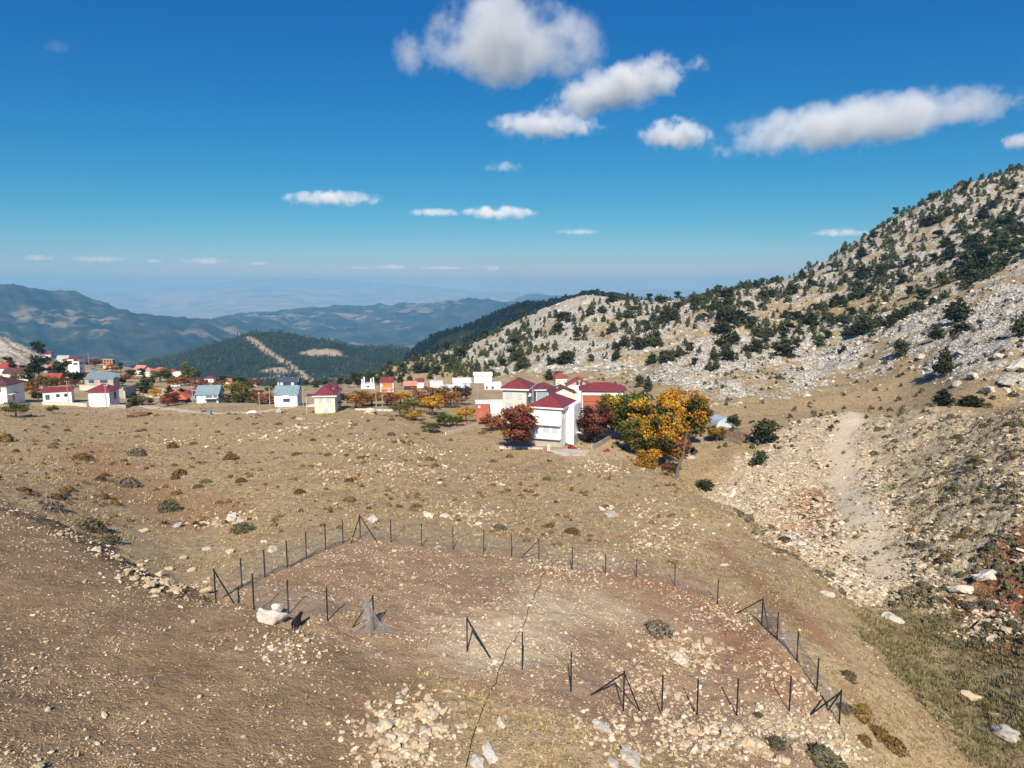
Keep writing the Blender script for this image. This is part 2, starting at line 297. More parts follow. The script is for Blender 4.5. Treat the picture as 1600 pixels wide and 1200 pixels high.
# close the sheet under the drone: a low apron behind the camera
def rgba(*k): return np.stack([np.clip(M[x] if x in M else x * np.ones_like(XG), 0, 1).ravel() if isinstance(x, str) else np.full(XG.size, x) for x in k], axis=1)
M['vill'] = vill
def ground_material():
    m = NT('dry_ground'); p = m.pos()
    A = m.rgb(m.attr('mask_a', 'Color')); Bc = m.rgb(m.attr('mask_b', 'Color')); Cc = m.rgb(m.attr('mask_c', 'Color'))
    dirt, plot, pale = A[0], A[1], A[2]; scr, bank, red = Bc[0], Bc[1], Bc[2]; kar, grn, trk = Cc[0], Cc[1], Cc[2]
    n0 = m.noise(p, .05, 2, .6); n1 = m.noise(p, .28, 3, .68); n2 = m.noise(p, 1.5, 3, .7); n3 = m.noise(p, 7.0, 2, .7); n4 = m.noise(p, 1.1, 4, .78, 1.0)
    # dry grass: straw, grey straw, brown earth between
    c = m.mix(m.ramp(n2, .36, .62), (.205, .142, .075), (.50, .372, .205))
    c = m.mix(m.math('MULTIPLY', m.ramp(n3, .45, .66), .8), c, (.58, .46, .27)); c = m.mix(m.math('MULTIPLY', m.ramp(n1, .52, .66), .6), c, m.mix(m.ramp(n3, .4, .6), (.235, .122, .06), (.41, .235, .125)))
    c = m.mix(m.math('MULTIPLY', m.ramp(n4, .58, .70), .65), c, (.125, .098, .053))
    c = m.mix(m.math('MULTIPLY', m.ramp(n0, .50, .66), .4), c, (.46, .345, .185))
    # bare earth of the terrace and of the plot
    e = m.mix(m.ramp(n1, .35, .65), (.225, .145, .076), (.335, .226, .125)); e = m.mix(m.ramp(n3, .42, .72), e, (.37, .262, .152)); e = m.mix(m.math('MULTIPLY', m.ramp(n2, .56, .72), .6), e, (.13, .082, .043))
    c = m.mix(dirt, c, e)
    q = m.mix(m.ramp(n1, .36, .64), (.30, .180, .100), (.40, .270, .160)); q = m.mix(m.ramp(n3, .45, .70), q, (.50, .36, .225)); q = m.mix(m.math('MULTIPLY', m.ramp(n2, .54, .68), .6), q, (.235, .155, .085))
    c = m.mix(plot, c, q)
    c = m.mix(m.math('MULTIPLY', pale, m.ramp(n2, .2, .6)), c, (.66, .54, .36))
    # rocky bank, scree and track
    b = m.mix(m.ramp(n4, .40, .60), (.19, .145, .075), (.52, .42, .265)); b = m.mix(m.ramp(n3, .45, .62), b, (.64, .55, .40)); b = m.mix(m.math('MULTIPLY', m.ramp(n2, .55, .65), .7), b, (.115, .10, .05))
    c = m.mix(bank, c, b)
    r = m.mix(m.ramp(n3, .35, .65), (.34, .255, .16), (.74, .64, .47)); r = m.mix(m.ramp(n2, .55, .75), r, (.46, .35, .21))
    c = m.mix(m.math('MULTIPLY', scr, .8), c, r); c = m.mix(m.math('MULTIPLY', trk, .85), c, m.mix(m.ramp(n3, .3, .7), (.60, .50, .34), (.78, .68, .50)))
    c = m.mix(m.math('MULTIPLY', red, m.ramp(n2, .22, .50)), c, m.mix(m.ramp(n3, .3, .7), (.24, .088, .042), (.38, .165, .085)))
    g = m.mix(m.ramp(n2, .35, .65), (.105, .09, .042), (.215, .17, .08)); g = m.mix(m.ramp(n3, .45, .7), g, (.30, .24, .13))
    c = m.mix(m.math('MULTIPLY', grn, m.ramp(n1, .32, .58)), c, g)
    c = m.mix(m.math('MULTIPLY', m.attr('soil_and_shade'), m.ramp(n2, .30, .55)), c, (.085, .056, .032))  # fresh soil, darkened further for the shade along the terrace edge
    # limestone with straw in the hollows
    pk = m.node('Mapping', {0: p, 2: (0, 0, .65), 3: (1.6, .75, 1.6)}).outputs[0]
    k1 = m.noise(pk, .14, 4, .74, .6); k2 = m.noise(pk, .75, 4, .75, .8); v = m.vor(m.node('VectorMath', {0: pk, 1: m.node('VectorMath', {0: m.node('TexNoise', {'Vector': pk, 'Scale': .6, 'Detail': 1}).outputs[1], 'Scale': 1.6}, operation='SCALE').outputs[0]}, operation='ADD').outputs[0], .55, feature='DISTANCE_TO_EDGE')
    rock = m.mix(m.ramp(k2, .34, .60), (.42, .39, .325), (.69, .655, .575)); rock = m.mix(m.ramp(v, .09, .0), rock, (.135, .115, .075))
    veg = m.mix(m.ramp(n2, .35, .65), (.24, .18, .085), (.48, .365, .20)); veg = m.mix(m.ramp(n4, .55, .66), veg, (.125, .105, .05))
    kf = m.ramp(m.math('ADD', m.math('MULTIPLY', kar, 1.25), m.math('MULTIPLY', m.math('SUBTRACT', k1, .5), 2.4)), .46, .80)
    kz = m.math('GREATER_THAN', kar, .03)
    c = m.mix(m.math('MULTIPLY', kz, m.ramp(kar, 0, .3)), c, m.mix(kf, veg, rock))
    h = m.math('ADD', m.math('MULTIPLY', n2, .35), m.math('MULTIPLY', n3, .22)); h = m.math('ADD', h, m.math('MULTIPLY', kar, m.math('ADD', m.math('MULTIPLY', k2, 2.2), m.math('MULTIPLY', m.ramp(v, 0, .25), .7))))
    h = m.math('ADD', h, m.math('MULTIPLY', bank, m.math('MULTIPLY', n4, .9)))
    return m.done(c, .95, m.bump(h, .8, .5), .1)
BERM = .9 * line_mask([(0, 792), (60, 810), (110, 832), (200, 884), (250, 908), (305, 934)], 1.1, .6) + .6 * poly_mask([(195, 890), (250, 890), (300, 915), (270, 935), (220, 925)], .8)  # dark band: fresh soil, with shadow among the rubble put into its colour
gm = ground_material()
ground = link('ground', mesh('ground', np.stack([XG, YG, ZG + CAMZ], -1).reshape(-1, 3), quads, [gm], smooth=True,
    attrs={'soil_and_shade': np.clip(BERM, 0, 1).ravel(), 'mask_a': np.concatenate([rgba('dirt', 'plot', 'pale'), np.ones((XG.size, 1))], 1), 'mask_b': np.concatenate([rgba('scree', 'bank', 'red'), np.ones((XG.size, 1))], 1),
           'mask_c': np.concatenate([rgba('karst', 'green', 'track'), np.ones((XG.size, 1))], 1)}))
tagged(ground, kind='structure')

# far land: pine hill, valley, blue ranges, plain
FS = [(220,570,2700),(300,547,2600),(350,533,2550),(400,525,2500),(450,527,2500),(520,539,2450),(600,545,2450),(650,554,2450),(400,570,2150),(400,600,1850),(250,592,2100),(600,592,2000),(500,575,2100),(150,592,2300),
 (-400,438,7000),(-150,445,7000),(0,450,7000),(60,459,7000),(110,463,7000),(150,478,6800),(200,494,6600),(260,500,6500),(0,555,4500),(200,557,5200),(100,510,5800),(300,525,6000),(330,503,8200),(0,500,5600),(-400,520,5000),
 (360,496,11000),(400,490,11000),(480,485,11500),(560,483,11500),(640,480,11500),(700,476,11500),(750,470,12000),(790,476,12000),(840,480,12000),(450,520,8800),(600,540,7500),(600,510,9500),(750,510,9500),(720,540,8000),
 (850,461,16000),(890,460,16000),(810,476,15500),(1000,465,16000),(1400,470,16000),
 (645,550,1700),(680,530,1650),(720,511,1600),(770,494,1600),(800,486,1600),(850,476,1600),(900,470,1600),(1000,468,1600),(720,560,1350),(800,540,1350),
 (-400,448,38000),(100,451,38000),(250,446,38000),(400,439,38000),(500,447,38000),(650,452,38000),(800,458,38000),(1000,455,38000),(1600,455,38000),(2000,455,38000)]
FH = [(t, 950, -260) for t in (-1.2, -.6, -.2, 0, .3, .7, 1.2)] + [(t, 1250, -290) for t in (-1.2, -.6, -.3)] + [(-.45,3400,-480),(-.2,3400,-480),(-.6,3000,-420),(.1,3000,-480),(.1,5000,-660),(-.3,5000,-640),(0,2100,-420),(.3,3000,-480),(.8,3000,-480),(.8,8000,-760),(-.8,9500,-760),(-.5,9000,-740),
 (.25,1900,-300),(.8,1600,-250),(-.35,14500,-900),(0,14500,-900),(.4,20000,-920),(-1.2,15000,-900),(-.6,14000,-900)] + [(t, 22000, -930) for t in (-1, -.5, -.2, .05, .5, 1)] + [(t, 31000, -930) for t in (-1, -.5, -.2, .05, .5, 1)] + [(t, 47000, -900) for t in (-1.2, -.5, 0, .6, 1.2)]
P2 = []; V2 = []
for (u, v, Y) in FS:
    t, s = ts(u, v); P2.append((t, Y)); V2.append(s)
for (t, Y, z) in FH: P2.append((t, Y)); V2.append(z / Y)
FIT2 = tps_fit(P2, V2, 3.4, 1e-5)
T2 = np.linspace(-1.25, 1.25, 560); L2 = spaced([(math.log(950), .7), (math.log(1700), 1), (math.log(2600), 1.2), (math.log(7000), 1.3), (math.log(13000), 1.2), (math.log(48000), .5)], 420)
TF, LF = np.meshgrid(T2, L2); YF = np.exp(LF); XF = TF * YF
ZF = tps_eval(FIT2, TF, LF, 3.4) * YF
am = np.interp(YF, [950, 1800, 2600, 4000, 7000, 12000, 20000, 34000, 47000], [10, 14, 14, 45, 120, 130, 40, 150, 60])
wv = np.interp(YF, [950, 2600, 7000, 12000, 38000], [150, 260, 900, 1100, 3500])
zn = am * (ridged(XF / wv, YF / wv, 5) - .9) * .5
ZF = ZF + zn * sstep(math.log(1000), math.log(1300), LF)
ZF[0, :] -= 300
i2 = np.arange(TF.size).reshape(TF.shape); q2 = np.stack([i2[:-1, :-1], i2[:-1, 1:], i2[1:, 1:], i2[1:, :-1]], axis=-1).reshape(-1, 4)
UF, VF = uv_of(XF, YF, ZF)
def fline(px, wid, Y0, Y1):
    """track or clearing on the far land, given by picture points"""
    q = [np.array(at(u, v, Y)[:2]) for (u, v, Y) in px]; dmin = np.full(XF.shape, 1e9)
    for a, b in zip(q[:-1], q[1:]):
        e = b - a; h = np.clip(((XF - a[0]) * e[0] + (YF - a[1]) * e[1]) / (e @ e + 1e-9), 0, 1)
        dmin = np.minimum(dmin, np.hypot(XF - a[0] - h * e[0], YF - a[1] - h * e[1]))
    return (1 - sstep(wid * .6, wid * 1.3, dmin + wid * .5 * fbm(XF / wid, YF / wid, 2)))
clear = np.maximum.reduce([fline([(384, 528, 2480), (405, 545, 2350), (430, 562, 2200), (455, 575, 2080), (490, 592, 1930)], 9, 0, 0), fline([(490, 560, 2270), (520, 553, 2320)], 38, 0, 0), fline([(420, 578, 2050), (440, 582, 2020)], 22, 0, 0),
   fline([(395, 590, 1940), (440, 588, 1960)], 12, 0, 0), fline([(540, 583, 2040), (575, 578, 2080)], 12, 0, 0), fline([(508, 590, 1960), (530, 588, 1970)], 12, 0, 0)])
kind = sstep(math.log(2900), math.log(3600), LF)            # 0: wooded hill, 1: the valley and ranges
plainm = sstep(math.log(14500), math.log(19000), LF)
shade_ridge = (YF < 2000) & (TF > -.16)
FLDK = dict(c=clear, k=kind, p=plainm)
def far_material():
    m = NT('far_land'); p = m.pos(); A = m.rgb(m.attr('mask', 'Color')); cl, kd, pl = A[0], A[1], A[2]
    a = m.noise(p, .0035, 7, .68); b = m.noise(p, .03, 5, .7); d = m.noise(p, .0011, 6, .62, .5)
    c = m.mix(m.ramp(b, .35, .65), (.012, .020, .010), (.036, .048, .022))
    c = m.mix(m.math('MULTIPLY', m.ramp(b, .66, .72), .5), c, (.22, .20, .15))
    f = m.mix(m.ramp(a, .40, .58), (.018, .026, .016), (.062, .064, .040)); f = m.mix(m.math('MULTIPLY', m.ramp(a, .60, .68), .75), f, (.24, .20, .15)); f = m.mix(m.math('MULTIPLY', m.math('MULTIPLY', m.ramp(d, .53, .58), m.ramp(a, .46, .54)), .5), f, (.42, .34, .24))
    c = m.mix(kd, c, f)
    pc = m.mix(m.ramp(d, .4, .6), (.18, .17, .12), (.46, .40, .32)); c = m.mix(pl, c, pc)
    c = m.mix(cl, c, m.mix(m.ramp(b, .35, .65), (.36, .27, .17), (.47, .40, .30)))
    return m.done(c, 1.0, m.bump(m.math('ADD', m.math('MULTIPLY', b, .5), m.math('MULTIPLY', a, 3)), .7, 12), 0.0)
fm = far_material()
far_land = link('terrain', mesh('terrain', np.stack([XF, YF, ZF + CAMZ], -1).reshape(-1, 3), q2, [fm], smooth=True, attrs={'mask': np.stack([clear.ravel(), kind.ravel(), plainm.ravel(), np.ones(TF.size)], 1)}))
tagged(far_land, kind='structure')
# air
def haze():
    x0, x1, y0, y1, z0, z1 = -62000., 62000., -4000., 48500., float(ZF.min() + CAMZ - 60), CAMZ + 420.
    co = [(x, y, z) for z in (z0, z1) for y in (y0, y1) for x in (x0, x1)]
    f = [(0, 2, 3, 1), (4, 5, 7, 6), (0, 1, 5, 4), (2, 6, 7, 3), (0, 4, 6, 2), (1, 3, 7, 5)]
    m = NT('hazy_air'); vol = m.node('VolumePrincipled', {'Color': (.175, .54, .92, 1), 'Absorption Color': (.33, .24, .02, 1), 'Density': HAZE, 'Anisotropy': 0.0}); m.l.new(vol.outputs[0], m.out.inputs['Volume'])
    tagged(link('haze', mesh('haze', co, f, [m.m])), kind='stuff')
HAZE = 7.6e-5
haze()
# ------------------------------------------------------------------ clouds
def cloud_mesh():
    import bmesh
    bm = bmesh.new(); bmesh.ops.create_icosphere(bm, subdivisions=3, radius=1.0); me = bpy.data.meshes.new('cloud'); bm.to_mesh(me); bm.free(); return me
def cloud(u, v, wpx, hpx, label, group=None, alt=1750.0, seed=1, dens=1.0, wisp=.5, tilt=0.0, fine=2.0, amp=2.6):
    """one cumulus: a body of scattering vapour, eroded by turbulence, flatter below"""
    t, s = ts(u, v); Y = alt / s; a = wpx * Y / FPX / 2 * 1.22; c = hpx * Y / FPX / 2 * 1.32; b = max(c * 1.2, a * .45)
    m = NT('cloud_vapour'); tc = m.node('TexCoord').outputs['Object']
    asp = (a / c, b / c, 1.0)
    mp = m.node('Mapping', {0: tc, 1: (seed * 3.1, seed * 1.7, seed * 2.3), 3: asp}).outputs[0]
    n = m.noise(mp, fine * .8, 9, .68)
    zz = m.node('SeparateXYZ', {0: tc}).outputs[2]; flat = m.math('MULTIPLY', m.math('MAXIMUM', m.math('MULTIPLY', zz, -1.0), 0.0), .55)
    ln = m.node('VectorMath', {0: tc}, operation='LENGTH').outputs['Value']
    d = m.math('SUBTRACT', m.math('ADD', m.math('SUBTRACT', 1.0, ln), m.math('MULTIPLY', m.math('SUBTRACT', n, .5), amp)), flat)
    d = m.math('MULTIPLY', m.math('MULTIPLY', m.ramp(d, .18, .18 + wisp * .95), m.ramp(ln, 1.0, .86)), dens * 3.0 / b)
    vol = m.node('VolumePrincipled', {'Color': (1, 1, 1, 1), 'Density': d, 'Anisotropy': -.6}); m.l.new(vol.outputs[0], m.out.inputs['Volume'])
    me = CLOUD.copy(); me.materials.append(m.m)
    o = link('cloud', me, loc=(t * Y, Y, CAMZ + alt), rot=(0, R(tilt), 0), scale=(a, b, c))
    return tagged(o, label, 'cloud', group)
CLOUD = cloud_mesh()
cloud(795, 78, 250, 135, 'largest white cumulus cloud, at the top edge of the sky', seed=1, wisp=.55, fine=1.5)
cloud(640, 90, 56, 62, 'ragged wisp of cloud beside the largest cumulus', seed=2, dens=.35, wisp=.9)
cloud(970, 142, 230, 74, 'white cumulus just below the largest cloud, rising to one side', seed=3, tilt=-15, wisp=.55, fine=1.5)
cloud(850, 200, 170, 42, 'thin low strip of cloud under the two big cumulus clouds', seed=4, dens=.8, wisp=.6)
cloud(1055, 215, 100, 52, 'small puffy cloud beside the long cloud over the mountain', seed=5, dens=.9, wisp=.55)
cloud(1345, 198, 440, 74, 'long white cumulus stretched above the mountain slope', seed=6, tilt=-7, wisp=.5, fine=1.3)
cloud(1590, 224, 44, 26, 'cloud scrap cut by the edge of the picture above the mountain', seed=7, dens=.8)
cloud(518, 312, 140, 24, 'flat lens of cloud in the open blue sky', 'small flat clouds', seed=8, dens=.7, wisp=.7, fine=1.0, amp=4.2)
cloud(680, 333, 78, 13, 'thinnest flat cloud in the open sky, middle of three', 'small flat clouds', seed=9, dens=.5, wisp=.8, fine=1.0, amp=4.2)
cloud(780, 334, 102, 22, 'domed flat cloud, right of three in the open sky', 'small flat clouds', seed=10, dens=.7, wisp=.7, fine=1.0, amp=4.2)
cloud(905, 363, 64, 10, 'faint streak of cloud above the white rocky peak', 'small flat clouds', seed=11, dens=.22, wisp=.9, fine=1.0, amp=4.2)
cloud(1312, 365, 84, 13, 'thin flat cloud touching the mountain skyline', 'small flat clouds', seed=12, dens=.35, wisp=.9, fine=1.0, amp=4.2)
cloud(785, 262, 56, 18, 'faint wisp of cloud alone in the mid sky', seed=13, dens=.15, wisp=1.0, fine=1.0, amp=4.2)
cloud(90, 75, 40, 22, 'very faint wisp of cloud high on the left of the sky', seed=14, dens=.06, wisp=1.0, fine=2.4)
for i, (u, v, wp, hp) in enumerate([(60, 404, 54, 10), (155, 406, 96, 12), (240, 408, 26, 6), (320, 409, 74, 12), (404, 412, 36, 7), (565, 419, 40, 6), (612, 418, 44, 9), (690, 419, 72, 6), (768, 420, 40, 9)]):
    cloud(u, v, wp, hp, 'small distant cloud in the row low over the haze', 'distant clouds low over the haze', seed=20 + i, dens=.35, wisp=.9, fine=1.0, amp=4.2)
# ------------------------------------------------------------------ stones, grass, shrubs
ICO_V = np.array([(0, 0, 1)] + [(math.cos(a) * .894, math.sin(a) * .894, .447) for a in np.arange(5) * 2 * math.pi / 5] + [(math.cos(a) * .894, math.sin(a) * .894, -.447) for a in (np.arange(5) + .5) * 2 * math.pi / 5] + [(0, 0, -1)])
ICO_F = np.array([(0, 1 + i, 1 + (i + 1) % 5) for i in range(5)] + [(1 + i, 6 + i, 1 + (i + 1) % 5) for i in range(5)] + [(1 + (i + 1) % 5, 6 + i, 6 + (i + 1) % 5) for i in range(5)] + [(11, 6 + (i + 1) % 5, 6 + i) for i in range(5)])
OCT_V = np.array([(1, 0, 0), (-1, 0, 0), (0, 1, 0), (0, -1, 0), (0, 0, 1), (0, 0, -1)], float)
OCT_F = np.array([(0, 2, 4), (2, 1, 4), (1, 3, 4), (3, 0, 4), (2, 0, 5), (1, 2, 5), (3, 1, 5), (0, 3, 5)])
def sample(n, y0, y1, dens, t0=-.95, t1=.95, g=rng):
    """n ground points, spread by distance, kept where dens(t, ln y) allows"""
    X = []; Y = []; c = 0
    while c < n:
        t = g.uniform(t0, t1, n); ly = g.uniform(math.log(y0), math.log(y1), n); k = g.random(n) < dens(t, ly)
        X.append((t * np.exp(ly))[k]); Y.append(np.exp(ly)[k]); c += int(k.sum())
    return np.concatenate(X)[:n], np.concatenate(Y)[:n]
def mk(name): return lambda t, ly: bil(M[name], t, ly)
def stones(x, y, size, V, F, squash=(.35, .8), sink=.25, long=1.6, g=rng, strike=None):
    n = len(x); k = len(V)
    base = V[None] * (1 + g.uniform(-.38, .38, (n, k, 1))) + g.uniform(-.16, .16, (n, k, 3))
    sc = np.stack([size * g.uniform(.8, long, n), size * g.uniform(.7, 1.1, n), size * g.uniform(*squash, n)], 1)
    b = base * sc[:, None] * .5
    a = g.uniform(0, 2 * math.pi, n) if strike is None else strike + g.normal(0, .3, n); ca, sa = np.cos(a), np.sin(a); tl = g.normal(0, .28, n)
    xx = b[..., 0]; zz = b[..., 2]; x1 = xx * np.cos(tl)[:, None] - zz * np.sin(tl)[:, None]; z1 = xx * np.sin(tl)[:, None] + zz * np.cos(tl)[:, None]
    X = x1 * ca[:, None] - b[..., 1] * sa[:, None] + x[:, None]; Y = x1 * sa[:, None] + b[..., 1] * ca[:, None] + y[:, None]
    Z = z1 + (gz(x, y) + sc[:, 2] * (.5 - sink))[:, None]
    co = np.stack([X, Y, Z], -1).reshape(-1, 3); f = (F[None] + (np.arange(n) * k)[:, None, None]).reshape(-1, 3)
    return co, f, np.repeat(g.random(n), k)
def rock_material(name, cols, scale=2.0):
    m = NT(name); p = m.node('NewGeometry').outputs['Position']; t = m.attr('tint'); n = m.noise(p, scale, 4, .7); n2 = m.noise(p, scale * 5, 3, .7)
    c = m.mix(m.ramp(t, 0, .55), cols[0], cols[1]); c = m.mix(m.ramp(t, .55, 1), c, cols[2]); c = m.mix(m.math('MULTIPLY', m.ramp(n, .45, .7), .5), c, cols[3]); c = m.mix(m.math('MULTIPLY', m.ramp(n2, .55, .8), .35), c, (.16, .13, .10))
    return m.done(c, .92, m.bump(m.math('ADD', n, m.math('MULTIPLY', n2, .5)), .6, .15), .15)
STONE = rock_material('pale_stones', ((.44, .325, .20), (.62, .50, .335), (.76, .68, .54), (.46, .35, .225)), 4)
LIME = rock_material('grey_limestone', ((.40, .37, .31), (.58, .55, .48), (.70, .67, .60), (.34, .31, .255)), .8)
SLAB = rock_material('warm_scree', ((.38, .285, .18), (.62, .52, .37), (.78, .70, .55), (.42, .32, .20)), 2)
def stuff(name, parts, mat, label):
    co = []; fs = []; tn = []; o = 0
    for c, f, t in parts: co.append(c); fs.append(f + o); tn.append(t); o += len(c)
    ob = link(name, mesh(name, np.concatenate(co), fs, [mat], attrs={'tint': np.concatenate(tn)})); tagged(ob, label, name, kind='stuff'); return ob
clump = lambda t, ly, s, a, b: sstep(a, b, fbm(t * np.exp(ly) / s, np.exp(ly) / s, 3))
def d_gravel(t, ly):
    g = .10 + .42 * bil(M['dirt'], t, ly) + .8 * bil(M['plot'], t, ly) + .9 * np.clip(bil(M['pale'], t, ly), 0, 1)
    return np.clip(g * (.10 + .75 * clump(t, ly, 2.2, -.1, .5) + .45 * clump(t, ly, 7.0, -.05, .5)), 0, 1) * (1 - .6 * bil(M['green'], t, ly))
gx, gy = sample(30000, 19, 140, d_gravel)
sz = np.clip(rng.lognormal(math.log(.068), .38, len(gx)), .04, .25) * np.clip(gy / 42, .8, 2.2)
gx2, gy2 = sample(1900, 20, 150, d_gravel); sz2 = np.clip(rng.lognormal(math.log(.15), .38, len(gx2)), .1, .42) * np.clip(gy2 / 55, .8, 1.7)
# heaps of broken stone: (u, v, spread in metres, count, size)
HEAPS = [(640, 1140, 2.6, 330, .20), (610, 1180, 1.6, 120, .18), (450, 1010, 2.2, 200, .14), (1140, 1160, 2.4, 320, .20), (1200, 1130, 2.2, 240, .16), (1070, 1020, 2.8, 260, .22), (1010, 1070, 2.4, 170, .17), (960, 1160, 2.6, 180, .16), (1060, 1160, 2.4, 260, .18),
         (240, 905, 2.2, 110, .19), (180, 868, 2.0, 70, .18), (285, 915, 1.8, 70, .18), (110, 838, 2.0, 50, .17), (790, 1000, 4.0, 420, .13), (860, 890, 3.0, 160, .16), (930, 880, 4.5, 260, .18), (1130, 960, 3.0, 170, .17), (1230, 1060, 2.6, 180, .18), (1280, 1160, 2.6, 260, .18), (1330, 1190, 2.6, 220, .2),
         (730, 805, 5, 170, .26), (1020, 800, 5, 120, .3), (1015, 850, 4, 120, .26), (950, 730, 6, 120, .34), (640, 735, 6, 100, .36), (540, 740, 6, 90, .3), (360, 812, 3, 90, .3), (1260, 860, 4, 150, .42), (560, 700, 7, 90, .4), (650, 700, 8, 110, .4), (760, 745, 6, 90, .34), (245, 612, 9, 130, .9), (258, 620, 8, 110, .8), (232, 618, 7, 80, .8), (285, 690, 6, 50, .4), (420, 680, 8, 70, .45), (500, 665, 8, 80, .45)]
hx, hy, hs_ = [], [], []
for (u, v, sp, n, s0) in HEAPS:
    c = hit(u, v); hx.append(c.x + rng.normal(0, sp * .6, n)); hy.append(c.y + rng.normal(0, sp * .75, n)); hs_.append(np.clip(rng.lognormal(math.log(s0), .4, n), .07, s0 * 2.6))
hx, hy, hs_ = map(np.concatenate, (hx, hy, hs_))
stuff('gravel', [stones(gx, gy, sz, OCT_V, OCT_F), stones(gx2, gy2, sz2, ICO_V, ICO_F), stones(hx, hy, hs_, ICO_V, ICO_F, sink=.15)], STONE, 'small pale stones strewn over the brown earth and the fenced plot')
d_sc = lambda t, ly: np.clip(.9 * bil(M['scree'], t, ly) * (.5 + .6 * clump(t, ly, 4, -.3, .4)) + .42 * bil(M['bank'], t, ly) * clump(t, ly, 6, -.2, .5) - 1.1 * bil(M['track'], t, ly), 0, 1)
sx, sy = sample(19000, 60, 185, d_sc, .22, .95); ssz = np.clip(rng.lognormal(math.log(.27), .5, len(sx)), .16, 1.6)
stuff('scree', [stones(sx, sy, ssz, ICO_V, ICO_F, (.25, .55), long=2.2, strike=R(20))], SLAB, 'broken limestone slabs and stones covering the far bank of the gully')
d_k = lambda t, ly: bil(M['karst'], t, ly) ** 1.6 * (.12 + .88 * clump(t, ly, 14, -.15, .45)) * .9
kx_, ky_ = sample(14000, 120, 640, d_k, -.3, .95); ksz = np.clip(rng.lognormal(math.log(.62), .46, len(kx_)), .35, 2.6) * np.clip(ky_ / 260, .55, 1.45)
stuff('limestone_rubble', [stones(kx_, ky_, ksz, ICO_V, ICO_F, (.4, .8), .42, 2.6, strike=R(48))], LIME, 'weathered grey limestone outcrops and boulders over the mountain slopes')
# grass: tufts of straw blades
def tufts(x, y, h, nb, g=rng):
    n = len(x); z = gz(x, y)
    a = g.uniform(0, 2 * math.pi, (n, nb)); lean = g.uniform(.15, .95, (n, nb)) * h[:, None]; hh = h[:, None] * g.uniform(.5, 1.15, (n, nb)); wd = np.clip(.06 * h[:, None] + .00040 * y[:, None], .014, .12) * g.uniform(.6, 1.3, (n, nb))
    bx = x[:, None] + np.cos(a) * h[:, None] * .25; by = y[:, None] + np.sin(a) * h[:, None] * .25; z0 = z[:, None] - .02 + 0 * a
    px, py = -np.sin(a) * wd, np.cos(a) * wd
    p = np.stack([np.stack([bx - px, by - py, z0], -1), np.stack([bx + px, by + py, z0], -1), np.stack([bx + np.cos(a) * lean, by + np.sin(a) * lean, z0 + hh], -1)], 2).reshape(-1, 3)
    f = np.arange(n * nb * 3).reshape(-1, 3); return p, f, np.repeat(np.clip(np.repeat(g.random(n), nb) + g.normal(0, .12, n * nb), 0, 1), 3)
def grass_material(name, cols):
    m = NT(name); t = m.attr('tint'); c = m.mix(m.ramp(t, 0, .5), cols[0], cols[1]); c = m.mix(m.ramp(t, .5, 1), c, cols[2]); return m.done(c, .9, None, .1)
STRAW = grass_material('straw', ((.18, .13, .065), (.40, .30, .155), (.53, .42, .235)))
SEDGE = grass_material('olive_grass', ((.095, .09, .042), (.19, .165, .075), (.31, .255, .135)))
bare = lambda t, ly: np.clip(bil(M['dirt'], t, ly) * .97 + bil(M['plot'], t, ly) * .9 + bil(M['scree'], t, ly) * .9 + bil(M['road'], t, ly), 0, 1)
d_g = lambda t, ly: (1 - bare(t, ly)) * (1 - .75 * bil(M['karst'], t, ly)) * (1 - .6 * bil(M['bank'], t, ly)) * (1 - bil(M['green'], t, ly)) * (.10 + .9 * clump(t, ly, 6, -.35, .45))
tx, ty = sample(42000, 24, 230, d_g); th = rng.uniform(.08, .30, len(tx)) * np.clip(ty / 80, .75, 1.25)
stuff('dry_grass', [tufts(tx, ty, th, 7)], STRAW, 'dry straw-coloured grass over the field and the slopes')
d_s = lambda t, ly: np.clip(bil(M['green'], t, ly) * (.12 + .88 * clump(t, ly, 3.5, -.25, .35)) + .6 * bil(M['bank'], t, ly) * (1 - .8 * bil(M['scree'], t, ly)) * clump(t, ly, 3, -.15, .45), 0, 1)
tx, ty = sample(13000, 40, 130, d_s, .2, .95); th = rng.uniform(.12, .46, len(tx))
stuff('gully_grass', [tufts(tx, ty, th, 7)], SEDGE, 'olive green grass along the bottom of the gully')
# cushion shrubs
def leaf_cloud(pts, size, nrm, g, jit=.6):
    """one small triangle per point, turned roughly outwards"""
    n = len(pts); d = nrm + g.normal(0, jit, (n, 3)); d /= np.linalg.norm(d, axis=1, keepdims=True) + 1e-9
    r = g.normal(size=(n, 3)); a = np.cross(d, r); a /= np.linalg.norm(a, axis=1, keepdims=True) + 1e-9; b = np.cross(d, a)
    s = (size * g.uniform(.6, 1.4, n))[:, None]
    tri = np.stack([pts - a * s * .6 - b * s * .4, pts + a * s * .6 - b * s * .4, pts + b * s * .8], 1).reshape(-1, 3)
    return tri, np.arange(3 * n).reshape(-1, 3)
def leaf_material(name, cols, rnd=.25, trans=.12):
    m = NT(name); t = m.attr('tint'); o = m.node('ObjectInfo').outputs['Random']
    c = m.mix(m.ramp(t, 0, .5), cols[0], cols[1]); c = m.mix(m.ramp(t, .5, 1), c, cols[2])
    c = m.node('HueSaturation', {'Color': c, 'Value': m.math('ADD', 1 - rnd, m.math('MULTIPLY', o, 2 * rnd)), 'Hue': m.math('ADD', .488, m.math('MULTIPLY', o, .024))}).outputs[0]
    d = m.node('BsdfDiffuse', {'Color': c}); tr = m.node('BsdfTranslucent', {'Color': c}); mx = m.node('MixShader', {0: trans, 1: d.outputs[0], 2: tr.outputs[0]}); m.l.new(mx.outputs[0], m.out.inputs[0]); return m.m
